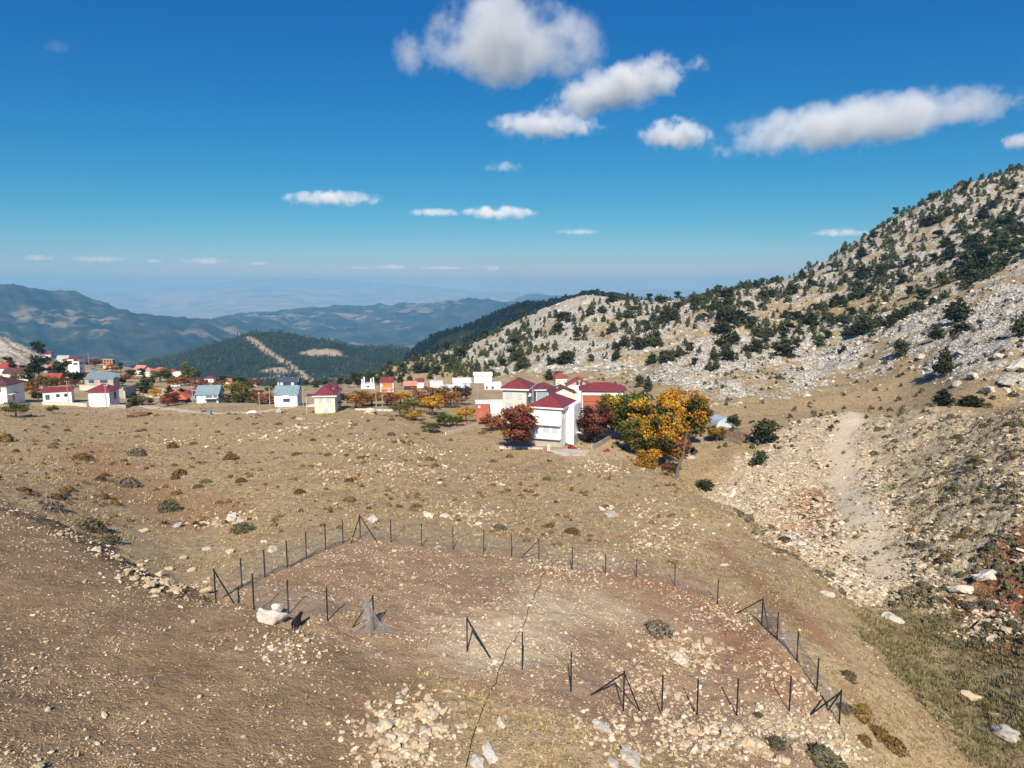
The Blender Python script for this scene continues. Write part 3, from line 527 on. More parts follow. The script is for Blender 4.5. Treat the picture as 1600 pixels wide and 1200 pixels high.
CUSH = [leaf_material('grey_thorn', ((.085, .072, .055), (.145, .127, .098), (.215, .19, .15))), leaf_material('rust_thorn', ((.095, .058, .022), (.19, .115, .042), (.27, .175, .075))), leaf_material('green_thorn', ((.07, .066, .036), (.125, .118, .068), (.19, .175, .105)))]
def cushion(seed, mat, n=420):
    g = np.random.default_rng(seed); a = g.uniform(0, 2 * math.pi, n); z = g.random(n) ** .8; rr = np.sqrt(np.clip(1 - z * z, 0, 1)) * (1 + .18 * np.sin(a * 3 + seed) + .1 * np.sin(a * 5 + 2 * seed))
    nr = np.stack([np.cos(a) * rr, np.sin(a) * rr, z], 1); pts = nr * np.array([.5, .5, .5]) * g.uniform(.86, 1.05, (n, 1)); tri, f = leaf_cloud(pts, .085, nr, g, .7)
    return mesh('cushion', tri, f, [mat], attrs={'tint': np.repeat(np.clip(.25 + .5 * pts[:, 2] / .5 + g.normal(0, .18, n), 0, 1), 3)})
CUSHIONS = [[cushion(10 * k + j, m) for j in range(3)] for k, m in enumerate(CUSH)]
def shrub(x, y, d, h, k, label, group):
    o = link('cushion_shrub', CUSHIONS[k][random.randrange(3)], loc=(x, y, gz1(x, y) - .08 * h), rot=(0, 0, random.uniform(0, 6.3)), scale=(d, d * random.uniform(.8, 1.2), h * 2)); return tagged(o, label, 'shrub', group)
def shrub_px(u, v, wpx, k, label, group=None, hf=.5):
    p = hit(u, v); d = wpx * p.y / FPX; return shrub(p.x, p.y, d, d * hf, k, label, group)
shrub_px(1027, 990, 46, 0, 'dark grey thorn bush alone inside the fenced plot')
shrub_px(1213, 1166, 34, 2, 'round grey-green cushion bush among the yellow stones')
shrub_px(1285, 1196, 62, 2, 'large grey cushion bush at the bottom edge of the picture')
shrub_px(1185, 1120, 16, 2, 'small green plant by the front row of posts')
for (u, v, wp, k) in [(1345, 1120, 42, 1), (1372, 1150, 34, 1), (1395, 1170, 40, 1), (1350, 1160, 26, 1), (1325, 1060, 26, 2), (1318, 1110, 26, 0)]: shrub_px(u, v, wp, k, 'rusty brown thorn cushion on the edge above the gully', 'thorn cushions on the gully edge')
for (u, v, wp, k) in [(200, 760, 30, 0), (215, 712, 26, 0), (262, 798, 34, 2), (82, 798, 32, 0), (140, 830, 44, 2), (170, 850, 30, 2), (128, 720, 26, 1), (8, 690, 28, 1), (360, 718, 22, 1), (282, 742, 20, 1), (380, 832, 34, 2), (270, 700, 18, 1)]: shrub_px(u, v, wp, k, 'low thorn cushion on the red earth slope left of the fence', 'thorn cushions on the left slope')
g2 = np.random.default_rng(21)
qx, qy = sample(150, 75, 215, lambda t, ly: (1 - bare(t, ly)) * (1 - bil(M['karst'], t, ly)) * np.where(t < .15, .9, .0) * clump(t, ly, 14, -.2, .4), -.8, .2, g2)
def near_word(x, y):
    u, v = uv_of(x, y, gz1(x, y) - CAMZ)
    if v > 830: return 'just left of the fenced plot'
    side = 'below the cream house at the left' if u < 130 else 'below the white bungalow' if u < 240 else 'below the blue house' if u < 400 else 'below the white blue-roofed house' if u < 480 else 'below the yellow house' if u < 560 else 'below the fruit trees' if u < 700 else 'below the cherry tree' if u < 840 else 'below the white house'
    return ('on the crest ' if v < 680 else 'half way up the field ' if v < 745 else 'low on the field ') + side
for x, y in zip(qx, qy):
    d = float(g2.uniform(.6, 1.7)); k = int(g2.choice([0, 1, 1, 1, 2])); shrub(x, y, d, d * .4, k, ('wide ' if d > 1.3 else 'small ' if d < .9 else 'low ') + ('grey', 'rust-brown', 'olive')[k] + ' thorn cushion ' + near_word(x, y), 'thorn cushions in the dry field')
KK = [0]
def K_(k): KK[0] = k; return k
def bank_word(x, y):
    u, v = uv_of(x, y, gz1(x, y) - CAMZ)
    return ('near the crest of the rocky bank' if v < 700 else 'half way down the rocky bank' if v < 810 else 'low on the rocky bank') + (' by the scree' if u < 1420 else ' below the pointed juniper' if u < 1510 else ' near the picture edge')
qx, qy = sample(130, 62, 175, lambda t, ly: bil(M['bank'], t, ly) * (1 - bil(M['scree'], t, ly)), .3, .9, g2)
for x, y in zip(qx, qy):
    d = float(g2.uniform(.6, 1.9)); shrub(x, y, d, d * .45, K_(int(g2.choice([0, 2, 2, 1]))), ('wide ' if d > 1.45 else 'small ' if d < .95 else 'low ') + ('grey', 'rust-brown', 'olive')[KK[0]] + ' thorn cushion ' + bank_word(x, y), 'thorn cushions on the rocky bank')
# ------------------------------------------------------------------ boulders
def boulder_mesh(seed, sub=2, rough=.28):
    import bmesh
    g = np.random.default_rng(seed); bm = bmesh.new(); bmesh.ops.create_icosphere(bm, subdivisions=sub, radius=.5); me = bpy.data.meshes.new('boulder'); bm.to_mesh(me); bm.free()
    n = len(me.vertices); co = np.empty(n * 3); me.vertices.foreach_get('co', co); co = co.reshape(-1, 3)
    for _ in range(9):                                    # chop flat facets
        d = g.normal(size=3); d /= np.linalg.norm(d); lim = g.uniform(.27, .42); ex = np.clip(co @ d - lim, 0, None); co -= ex[:, None] * d
    co *= 1 + rough * .5 * fbm(co[:, 0] * 4 + seed, co[:, 1] * 4 + co[:, 2] * 3, 2)[:, None]
    me.vertices.foreach_set('co', co.astype(np.float32).ravel()); a = me.attributes.new('tint', 'FLOAT', 'POINT'); a.data.foreach_set('value', np.full(n, g.uniform(.0, .7), dtype=np.float32)); me.update(); return me
BOULD = {}
for nm, mat in (('s', STONE), ('l', LIME), ('c', SLAB)):
    BOULD[nm] = []
    for k in range(7):
        me = boulder_mesh(k + {'s': 0, 'l': 20, 'c': 40}[nm], 3, .55); me.materials.append(mat); BOULD[nm].append(me)
def rock(u, v, size, kind='s', label='', group=None, flat=.55, name='rock', lng=1.3, rz=None):
    p = hit(u, v); s = size
    o = link(name, BOULD[kind][random.randrange(7)], loc=(p.x, p.y, p.z + s * flat * .22), rot=(random.uniform(-.25, .25), random.uniform(-.25, .25), random.uniform(0, 6.3) if rz is None else rz), scale=(s * lng, s, s * flat * 1.15))
    return tagged(o, label, 'rock', group)
for (u, v, s) in [(602, 1138, .95), (580, 1144, .6), (655, 1107, .62), (664, 1120, .66), (638, 1120, .42), (632, 1131, .5), (638, 1140, .4), (682, 1142, .6), (696, 1143, .45), (610, 1155, .55), (607, 1164, .4), (586, 1167, .4), (648, 1168, .45), (665, 1156, .5), (662, 1170, .5), (632, 1178, .4), (602, 1183, .45), (620, 1186, .4), (590, 1198, .45), (650, 1186, .4), (670, 1094, .45), (720, 1137, .3), (728, 1136, .3)]:
    rock(u, v, s, 's', 'cream-coloured stone in the loose heap of rocks on the near slope', 'stones of the near heap', .7)
for (u, v, s, l) in [(765, 1180, .8, 'jagged grey slab set in the grass beside the black hose'), (746, 1194, .6, 'small grey slab lying on the hose side at the bottom edge'), (782, 1132, .5, 'long thin pale stone to the right of the black hose'), (940, 1138, .8, 'pointed pale grey slab below the front fence line'), (985, 1190, .95, 'large rounded grey boulder at the bottom edge'), (958, 1196, .5, 'narrow grey stone beside the large rounded boulder')]:
    rock(u, v, s, 'l', l, None, .35, lng=1.7, rz=R(110))
for (u, v, s) in [(1165, 1165, .8), (1182, 1172, .95), (1150, 1141, .75), (1215, 1155, .5), (1080, 1145, .65), (1115, 1146, .45), (1200, 1180, .65), (1225, 1190, .65), (1130, 1150, .5), (1240, 1170, .4), (1060, 1135, .4)]:
    rock(u, v, s, 's', 'yellowish rock in the rubble just below the right end of the front posts', 'rocks below the front posts', .7)
for (u, v, s) in [(1090, 1009, .6), (1105, 1004, .75), (1050, 1025, .9), (1066, 1036, 1.3), (1106, 1037, .6), (1128, 1006, .45), (1120, 1044, .45), (1140, 1014, .5)]:
    rock(u, v, s, 'c', 'pale rock in the rubble patch inside the fenced plot', 'rocks inside the plot', .5)
for (u, v, s, k, l) in [(582, 815, 1.5, 'l', 'white wedge-shaped rock just behind the back corner of the fence'), (668, 808, 1.2, 'l', 'long flat white rock behind the back fence row'), (695, 808, .9, 'l', 'shorter flat white rock beside the long flat one'), (745, 837, .7, 'l', 'small pale rock right behind the back fence posts'), (955, 806, 1.7, 'l', 'large tilted grey-white rock in the middle of the field'), (940, 797, .9, 'l', 'small rock leaning on the large tilted one in the field'), (1292, 930, 1.1, 'l', 'smooth grey rock on the grassy slope above the gully'), (1132, 885, .7, 'l', 'pale rock on the slope behind the right end of the back fence'),
  (225, 831, .8, 's', 'cream rock alone on the left slope'), (277, 823, 1.1, 'l', 'grey rock pile left of the fence corner'), (362, 812, 1.4, 'l', 'flat cluster rock on the slope behind the left fence run'), (376, 816, .9, 'l', 'smaller rock at the edge of the flat rock cluster'), (325, 860, .8, 'l', 'light grey rock on the slope beside the left fence corner'), (360, 863, .9, 's', 'warm tan rock beside the light grey one near the fence corner'), (285, 873, .8, 's', 'cream rock above the dirt edge'), (428, 861, 1.0, 'l', 'long pale rock behind the left fence run'), (412, 848, .5, 'l', 'small white rock behind the left fence run'),
  (1395, 968, 1.6, 'l', 'pale angular boulder in the green gully bottom'), (1515, 1092, 1.3, 's', 'cream boulder on the green gully side'), (1570, 1150, 1.8, 'l', 'flat grey slab on the gully side near the picture edge'), (1555, 1120, .7, 's', 'small rock above the flat grey slab in the gully'), (1405, 935, .8, 'l', 'small white rock where the scree meets the gully'),
  (1232, 842, 1.7, 'l', 'first pale boulder of three on the gully edge by the scree'), (1249, 851, 1.5, 'l', 'second pale boulder of three on the gully edge by the scree'), (1260, 859, 1.5, 'l', 'third and nearest pale boulder of three on the gully edge'), (437, 645, 2.6, 'l', 'white boulder on the crest before the white house with the blue roof'), (470, 656, 2.0, 'l', 'white broken rock on the crest below the yellow house'), (577, 646, 3.6, 'c', 'big pinkish boulder on the crest beside the yellow house'), (1078, 716, 2.2, 'l', 'pale rock beside the leaning dead trunk'),
  (1545, 905, 2.6, 'l', 'jutting ledge of grey rock over the red earth'), (1500, 925, 2.0, 'l', 'lower ledge of grey rock above the gully')]:
    rock(u, v, s, k, l, None, .55 if s < 2.5 else .6, name='boulder' if s > 1.2 else 'rock', lng=1.5)
for (u, v, s) in [(265, 890, .6), (220, 884, .5), (200, 893, .5), (232, 918, .7), (262, 912, .8), (300, 893, .65), (250, 900, .6), (210, 905, .6), (322, 925, .7), (180, 872, .6), (150, 860, .6), (275, 925, .6), (245, 925, .6)]:
    rock(u, v, s, 's', 'rock pushed up along the edge of the dirt terrace', 'rocks along the dirt edge', .7)
go = np.random.default_rng(91)
for (u, v, s, lb) in [(1572, 600, 5.0, 'smooth grey slab lowest at the right picture edge'), (1545, 612, 3.6, 'grey slab just left of the lowest edge slab'), (1590, 575, 5.5, 'great tilted slab at the right picture edge'), (1560, 560, 3.6, 'rounded slab above the great tilted one'), (1520, 590, 3.8, 'humped grey outcrop right of the crest junipers'), (1495, 602, 3.0, 'grey outcrop directly behind the crest junipers'), (1450, 590, 3.2, 'pale outcrop left of the crest junipers'), (1470, 578, 2.6, 'small pale outcrop under the largest juniper'), (1440, 560, 3.4, 'broken outcrop left of the largest juniper'), (1425, 575, 2.4, 'small broken outcrop on the grass edge'), (1500, 552, 3.2, 'white outcrop right of the largest juniper'), (1535, 500, 4.2, 'pale ridge of rock above the loose grey-green juniper'), (1572, 492, 4.6, 'layered rock ridge under the bare-stemmed juniper'), (1590, 500, 4.0, 'layered rock end of the ridge at the edge'), (1395, 560, 3.0, 'white outcrop left of the cone-shaped juniper'), (1370, 535, 3.2, 'white ledge high left of the cone-shaped juniper'), (1440, 505, 3.6, 'ledge of limestone above the rounded juniper'), (1390, 495, 3.4, 'long ledge of limestone on the middle slope'), (1300, 560, 3.0, 'pale outcrop on the slope above the scree head'), (1240, 575, 3.0, 'pale outcrop on the slope above the lone gully juniper'), (1185, 590, 2.8, 'pale outcrop on the slope above the greenhouse'), (1110, 605, 2.6, 'pale outcrop right above the grove')]:
    rock(u, v, s * .8, 'l', lb, 'limestone outcrops of the near slope', .6, 'rock_outcrop', 1.9, R(50) + float(go.normal(0, .25)))
p = hit(420, 972); me = boulder_mesh(77, 3, .4); WB = rock_material('white_boulder', ((.58, .52, .44), (.66, .60, .52), (.72, .67, .60), (.46, .33, .25)), 1.6); me.materials.append(WB)
bo = link('boulder', me, loc=(p.x, p.y, p.z + .25), rot=(0, .05, R(-14)), scale=(2.3, 1.7, 1.5)); tagged(bo, 'big white boulder at the left end of the front fence', 'rock')
me = boulder_mesh(78, 2); me.materials.append(WB); q = hit(434, 962); tagged(link('boulder', me, loc=(q.x, q.y + .1, q.z + .5), scale=(.85, .75, .7)), 'rounded white stone resting on the big white boulder', 'rock')
# ------------------------------------------------------------------ fence
def bar(a, b, r, sides=4):
    a = np.array(a, float); b = np.array(b, float); d = (b - a) / np.linalg.norm(b - a); n = np.cross(d, (0, 0, 1) if abs(d[2]) < .9 else (1, 0, 0)); n /= np.linalg.norm(n); m_ = np.cross(d, n)
    an = np.arange(sides) * 2 * math.pi / sides + math.pi / 4; ring = np.outer(np.cos(an), n) * r + np.outer(np.sin(an), m_) * r
    co = np.concatenate([a + ring, b + ring]); f = [(i, (i + 1) % sides, sides + (i + 1) % sides, sides + i) for i in range(sides)] + [tuple(range(sides - 1, -1, -1)), tuple(range(sides, 2 * sides))]
    return co, f
def bars_mesh(name, segs, mat, sides=4):
    co = []; fs = []; o = 0
    for (a, b, r) in segs: c, f = bar(a, b, r, sides); co.append(c); fs += [tuple(i + o for i in x) for x in f]; o += len(c)
    return mesh(name, np.concatenate(co), fs, [mat])
IRON = plain('black_iron', (.018, .019, .022), .55, .2, 8, 0.0, spec=.4)
WIRE = plain('galvanised_wire', (.30, .31, .32), .5, .1, 8, 0.2)
POST_R = .056
def fpost(u, vb, vt, lean=0.0):
    """foot on the ground under (u, vb); height read from vt"""
    p = hit(u, vb); h = min(2.35, max(1.6, (ts(u, vt)[1] - ts(u, vb)[1]) * p.y)); return p, h
def add_post(parent, p, h, root, braces=()):
    rel = p - root; link('post', bars_mesh('post', [((0, 0, -.25), (0, 0, h), POST_R)], IRON), parent, rel)
    for (bu, bv) in braces:
        q = hit(bu, bv) - root; link('brace', bars_mesh('brace', [(tuple(rel + Vector((0, 0, h * .95))), tuple(q - Vector((0, 0, .05))), POST_R * .9)], IRON), parent)
def netting(posts, hgt=1.65, cell=.14, r=.005):
    """diamond wire between the posts, following the ground, as flat ribbons"""
    P = np.array([list(p) for p, h in posts]); seg = np.linalg.norm(np.diff(P[:, :2], axis=0), axis=1); L = np.concatenate([[0], np.cumsum(seg)])
    tops = np.array([p.z + min(hgt, h * .9) for p, h in posts]); bots = P[:, 2] + .03
    def pt(s, k): return np.stack([np.interp(s, L, P[:, 0]), np.interp(s, L, P[:, 1]), np.interp(s, L, bots) * (1 - k) + np.interp(s, L, tops) * k], -1)
    s0 = np.arange(-hgt, L[-1], cell); a = []; b = []
    for dr in (1, -1):
        sa = s0 if dr > 0 else s0 + hgt; sb = s0 + hgt if dr > 0 else s0
        ca = np.clip(sa, 0, L[-1]); cb = np.clip(sb, 0, L[-1]); ka = np.abs(ca - sa) / hgt; kb_ = 1 - np.abs(cb - sb) / hgt
        ok = np.abs(cb - ca) > .05; a.append(pt(ca, ka)[ok]); b.append(pt(cb, kb_)[ok])
    for k in (0.02, .5, .99):
        ss = np.linspace(0, L[-1], max(4, int(L[-1] / 2.0))); q = pt(ss, np.full_like(ss, k)); a.append(q[:-1]); b.append(q[1:])
    a = np.concatenate(a); b = np.concatenate(b); up = np.array([0, 0, r]); dr_ = P[-1] - P[0]; sd = np.array([-dr_[1], dr_[0], 0]) / np.linalg.norm(dr_[:2]) * r
    co = np.concatenate([np.stack([a - up, b - up, b + up, a + up], 1).reshape(-1, 3), np.stack([a - sd, b - sd, b + sd, a + sd], 1).reshape(-1, 3)])
    return mesh('netting', co, np.arange(len(co)).reshape(-1, 4), [WIRE])
def wire_fence(pts, label, braces, net=True):
    posts = [fpost(*q) for q in pts]; root = posts[0][0]; e = link('wire_fence', None, loc=root); tagged(e, label, 'fence', 'runs of the fence round the plot')
    for i, (p, h) in enumerate(posts): add_post(e, p, h, root, braces.get(i, ()))
    if net:
        n = netting([(p - root, h) for p, h in posts]); link('netting', n, e)
    return posts
wire_fence([(337, 937, 889), (378, 918, 873), (414, 903, 860), (449, 888, 845), (479, 873, 832), (509, 861, 819), (536, 850, 812)], 'left run of the black post and wire fence, climbing to the back corner', {0: ((367, 944),)})
wire_fence([(563, 841, 804), (611, 848, 812), (659, 854, 818), (708, 859, 823), (756, 864, 829), (799, 870, 834), (842, 879, 842), (894, 891, 853), (946, 897, 866), (994, 902, 873), (1054, 916, 882), (1121, 944, 906)], 'long back run of the black post and wire fence', {0: ((548, 850), (590, 848)), 6: ((812, 873),)})
wire_fence([(1190, 977, 933), (1214, 1000, 957), (1245, 1034, 988), (1276, 1081, 1026), (1311, 1133, 1073)], 'right run of the black post fence above the gully', {0: ((1150, 958), (1201, 984)), 4: ((1264, 1118), (1293, 1110))})
wire_fence([(397, 953, 895), (451, 960, 907), (512, 971, 918)], 'left end of the front fence row beside the white boulder', {})
def lone(u, vb, vt, label, braces=()):
    p, h = fpost(u, vb, vt); e = link('fence_post', None, loc=p); tagged(e, label, 'fence post', 'free standing posts of the front row'); add_post(e, p, h, p, braces); return p, h
NP = lone(584, 986, 930, 'braced black post with grey wire netting heaped round it', ((550, 980),))
lone(730, 1018, 964, 'black post with one long brace, left of the hose', ((767, 1028),))
lone(816, 1047, 988, 'single black post right beside the hose in the front row')
lone(892, 1081, 1018, 'single black post, second to the right of the hose')
lone(974, 1111, 1047, 'black corner post with two braces in the middle of the front row', ((922, 1086), (1000, 1111)))
lone(1034, 1115, 1055, 'first single black post right of the double-braced one'); lone(1089, 1118, 1061, 'second single black post right of the double-braced one')
lone(1151, 1118, 1059, 'third single black post right of the double-braced one'); lone(1233, 1112, 1057, 'last single black post before the front right corner')
# netting slumped on the post
def slump():
    p, h = NP; g = np.random.default_rng(5); nu, nv = 34, 22; co = np.zeros((nv, nu, 3))
    for j in range(nv):
        k = j / (nv - 1)
        for i in range(nu):
            a = -2.6 + 3.4 * i / (nu - 1); r = .12 + 1.25 * k ** 2.0 * (1 + .35 * math.sin(3 * a + 1)) + .1 * math.sin(7 * a + 5 * k)
            co[j, i] = (-.35 + math.cos(a) * r * 1.0, math.sin(a) * r * .55 - .15, h * .93 * (1 - k) ** 1.25 + .03 + .05 * math.sin(9 * a))
    a = []; b = []
    for dj, di in ((1, 1), (1, -1), (0, 1)):
        for j in range(nv - dj):
            for i in range(1, nu - 1): a.append(co[j, i]); b.append(co[j + dj, i + di])
    a = np.array(a); b = np.array(b); r = .0042; up = np.array([0, 0, r]); sd = np.array([r, 0, 0])
    c = np.concatenate([np.stack([a - up, b - up, b + up, a + up], 1).reshape(-1, 3), np.stack([a - sd, b - sd, b + sd, a + sd], 1).reshape(-1, 3)])
    tagged(link('wire_netting', mesh('netting', c, np.arange(len(c)).reshape(-1, 4), [WIRE]), loc=p), 'slumped sheet of grey wire netting hung over a braced post', 'netting')
slump()
# hose across the field
def hose(px, r, mat, label, name='hose'):
    q = [hit(u, v) for (u, v) in px]; pts = []
    for a, b in zip(q[:-1], q[1:]):
        n = max(3, int((b - a).length / .5))
        for i in range(n): pts.append(a.lerp(b, i / n))
    pts.append(q[-1]); pts = np.array([list(p) for p in pts]); n = len(pts)
    wob = np.stack([.10 * fbm(np.arange(n) * .23, np.zeros(n) + 3, 3), .05 * fbm(np.arange(n) * .2, np.zeros(n) + 9, 2)], 1); pts[:, :2] += wob
    pts[:, 2] = gz(pts[:, 0], pts[:, 1]) + r * .8
    d = np.gradient(pts, axis=0); d /= np.linalg.norm(d, axis=1, keepdims=True); s = np.cross(d, (0, 0, 1)); s /= np.linalg.norm(s, axis=1, keepdims=True); u_ = np.cross(s, d)
    an = np.arange(6) * math.pi / 3; co = (pts[:, None] + (np.cos(an)[None, :, None] * s[:, None] + np.sin(an)[None, :, None] * u_[:, None]) * r).reshape(-1, 3)
    f = np.array([(i * 6 + k, i * 6 + (k + 1) % 6, i * 6 + 6 + (k + 1) % 6, i * 6 + 6 + k) for i in range(n - 1) for k in range(6)])
    return tagged(link(name, mesh(name, co, f, [mat], smooth=True)), label, 'hose')
hose([(724, 1215), (733, 1170), (752, 1115), (770, 1074), (776, 1066), (784, 1040), (792, 1015), (804, 1000), (820, 975), (826, 950), (838, 925), (850, 892), (856, 868), (845, 848), (822, 815), (808, 795), (797, 775), (785, 757)], .024, plain('black_rubber', (.02, .02, .02), .6, .2, 5), 'thin black hose lying across the plot and up the field')
# dog by the boulder
def dog():
    p = hit(459, 984); me = bpy.data.meshes.new('dog'); V = [(0, 0, .46), (0, .28, .50), (0, .52, .52), (0, .66, .66), (0, .80, .70), (0, .93, .67), (-.09, 0, .36), (-.10, .03, .20), (-.10, -.05, .02), (.09, 0, .36), (.10, .03, .20), (.10, -.05, .02), (-.08, .52, .36), (-.08, .52, .18), (-.08, .54, .02), (.08, .52, .36), (.08, .52, .18), (.08, .54, .02), (0, -.13, .50), (0, -.22, .40), (-.06, .76, .80), (.06, .76, .80)]
    E = [(0, 1), (1, 2), (2, 3), (3, 4), (4, 5), (0, 6), (6, 7), (7, 8), (0, 9), (9, 10), (10, 11), (2, 12), (12, 13), (13, 14), (2, 15), (15, 16), (16, 17), (0, 18), (18, 19), (4, 20), (4, 21)]
    Rr = [.17, .18, .17, .10, .10, .055, .10, .05, .04, .10, .05, .04, .07, .045, .04, .07, .045, .04, .035, .025, .025, .025]
    me.from_pydata(V, E, []); o = link('dog', me, loc=p, rot=(0, 0, R(-20)), scale=1.0); me.materials.append(plain('black_fur', (.012, .012, .012), .8, .3, 20))
    sk = o.modifiers.new('skin', 'SKIN')
    for i, r in enumerate(Rr): me.skin_vertices[0].data[i].radius = (r, r)
    me.skin_vertices[0].data[0].use_root = True; o.modifiers.new('sub', 'SUBSURF').render_levels = 2
    o.modifiers['sub'].levels = 1; tagged(o, 'black dog standing with its back turned beside the big white boulder', 'dog')
dog()
# ------------------------------------------------------------------ trees
BARK = plain('bark', (.13, .10, .075), .95, .25, 4, bump=.4)
def limbs(g, top, n, spread, r0=.030):
    """tapered trunk and limbs of a unit-high tree"""
    segs = []; x = y = 0.0; pz = 0; k = 5; pts = [(0, 0, -.06)]
    for i in range(1, k + 1): x += g.normal(0, .015); y += g.normal(0, .015); pts.append((x, y, top * i / k))
    co = []; fs = []; o = 0
    def tube(p, r):
        nonlocal o
        p = np.array(p); d = np.gradient(p, axis=0); d /= np.linalg.norm(d, axis=1, keepdims=True) + 1e-9; s = np.cross(d, (.3, .9, .2)); s /= np.linalg.norm(s, axis=1, keepdims=True) + 1e-9; u_ = np.cross(s, d); an = np.arange(5) * 2 * math.pi / 5
        co.append((p[:, None] + (np.cos(an)[None, :, None] * s[:, None] + np.sin(an)[None, :, None] * u_[:, None]) * np.array(r)[:, None, None]).reshape(-1, 3))
        fs.append(np.array([(o + i * 5 + q, o + i * 5 + (q + 1) % 5, o + i * 5 + 5 + (q + 1) % 5, o + i * 5 + 5 + q) for i in range(len(p) - 1) for q in range(5)])); o += len(p) * 5
    tube(pts, np.linspace(r0, r0 * .3, len(pts)))
    for j in range(n):
        i = 1 + j % (k - 1); a = g.uniform(0, 6.28); b = np.array(pts[i]); L = spread * g.uniform(.5, .95); e = b + np.array([math.cos(a) * L, math.sin(a) * L, L * g.uniform(.3, .9)]); mid = (b + e) / 2 + np.array([0, 0, -.03]); tube([b, mid, e], [r0 * .45, r0 * .3, r0 * .1])
    return mesh('trunk', np.concatenate(co), fs, [BARK], smooth=True)
def crown(seed, mat, lobes, n, leaf, core=None):
    """leaves spread over uneven lobes: (x, y, z, rx, rz) of a unit-high tree"""
    g = np.random.default_rng(seed); P = []; N = []; T = []
    wt = np.array([l[3] ** 2 for l in lobes]); cnt = (n * wt / wt.sum()).astype(int) + 4
    for (x, y, z, rx, rz), c in zip(lobes, cnt):
        d = g.normal(size=(c, 3)); d /= np.linalg.norm(d, axis=1, keepdims=True); r = g.random((c, 1)) ** .33 * (1 + .35 * np.sin(3.1 * d[:, :1] * 3 + 2.3 * d[:, 2:] * 4 + seed)); r = np.clip(r, .2, 1.25)
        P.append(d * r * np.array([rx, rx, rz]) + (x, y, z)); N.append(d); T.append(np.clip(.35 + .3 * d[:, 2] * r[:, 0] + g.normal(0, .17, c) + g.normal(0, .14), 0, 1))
    P = np.concatenate(P); tri, f = leaf_cloud(P, leaf, np.concatenate(N), g, .8)
    return mesh('crown', tri, f, [mat], attrs={'tint': np.repeat(np.concatenate(T), 3)})
def juniper_lobes(g, fat=.30):
    if g.random() < .6: return [(0, 0, .45, .22, .36)] + [(g.normal(0, .08), g.normal(0, .08), z, .30 * math.sqrt(max(.1, 1 - ((z - .45) / .56) ** 2)) * g.uniform(.6, 1.05), .17) for z in g.uniform(.14, .86, 11)]
    L = [(0, 0, .16, fat * .85, .14), (0, 0, .32, fat, .18), (0, 0, .52, fat * .8, .2), (0, 0, .72, fat * .52, .18), (g.normal(0, .03), 0, .88, fat * .26, .12)]
    for _ in range(6): a = g.uniform(0, 6.28); z = g.uniform(.15, .7); rr = fat * (1.05 - z) * .9; L.append((math.cos(a) * rr, math.sin(a) * rr, z, fat * .42, .11))
    return L
def pine_lobes(g, fat=.36):
    L = []
    for i in range(11): a = g.uniform(0, 6.28); z = g.uniform(.38, .93); r = fat * .75 * math.sqrt(max(.05, 1 - ((z - .55) / .5) ** 2)) * g.uniform(.2, 1); L.append((math.cos(a) * r, math.sin(a) * r, z, fat * g.uniform(.32, .52), g.uniform(.08, .13)))
    return L
def round_lobes(g, fat=.42, lo=.28, k=15):
    L = [(0, 0, .6, fat * .62, .26)]
    for i in range(k): a = g.uniform(0, 6.28); z = g.uniform(lo, .9); r = fat * .78 * math.sqrt(max(.05, 1 - ((z - .58) / .46) ** 2)); L.append((math.cos(a) * r, math.sin(a) * r, z, fat * g.uniform(.26, .44), g.uniform(.10, .17)))
    return L
def poplar_lobes(g, fat=.13):
    return [(g.normal(0, .015), g.normal(0, .015), z, fat * (1.05 - abs(z - .4)), .1) for z in np.linspace(.12, .92, 10)]
LF = {k: leaf_material(k + '_leaves', c, r) for k, c, r in (('juniper', ((.026, .032, .015), (.058, .067, .031), (.11, .115, .056)), .38), ('pine', ((.024, .032, .017), (.05, .062, .03), (.095, .105, .052)), .34),
  ('orange', ((.22, .095, .014), (.48, .24, .028), (.62, .38, .06)), .15), ('yellow', ((.18, .11, .016), (.42, .25, .032), (.58, .39, .07)), .18), ('red', ((.085, .026, .02), (.20, .062, .042), (.33, .13, .085)), .15), ('rust', ((.10, .035, .014), (.24, .09, .03), (.38, .17, .06)), .18),
  ('olive', ((.04, .045, .012), (.105, .105, .03), (.20, .17, .05)), .2), ('green', ((.025, .045, .012), (.06, .095, .022), (.12, .15, .04)), .2), ('brown', ((.035, .018, .014), (.075, .035, .028), (.13, .07, .05)), .15), ('pine_painted_shade', ((.007, .010, .009), (.016, .021, .018), (.03, .037, .03)), .15), ('greybrush', ((.08, .072, .042), (.15, .132, .08), (.225, .20, .125)), .3), ('drybrush', ((.13, .085, .04), (.22, .155, .075), (.30, .225, .12)), .2), ('poplar', ((.05, .07, .012), (.13, .15, .03), (.25, .23, .05)), .12))}  # ridge pine leaves are darkened to stand in for cloud shadow
def variants(kind, fn, n, leaf, count, **kw):
    out = []
    for i in range(count):
        g = np.random.default_rng(hash_(kind) + i); L = fn(g, **kw); out.append((crown(i + 3, LF[kind], L, n, leaf), limbs(g, .8, 7, .3)))
    return out
def hash_(s): return sum(ord(c) * (i + 7) for i, c in enumerate(s)) % 1000
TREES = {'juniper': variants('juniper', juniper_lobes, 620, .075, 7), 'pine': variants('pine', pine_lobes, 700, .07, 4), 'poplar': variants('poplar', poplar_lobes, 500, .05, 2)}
for k in ('orange', 'yellow', 'red', 'rust', 'olive', 'green', 'brown'): TREES[k] = variants(k, round_lobes, 1100, .05, 3)
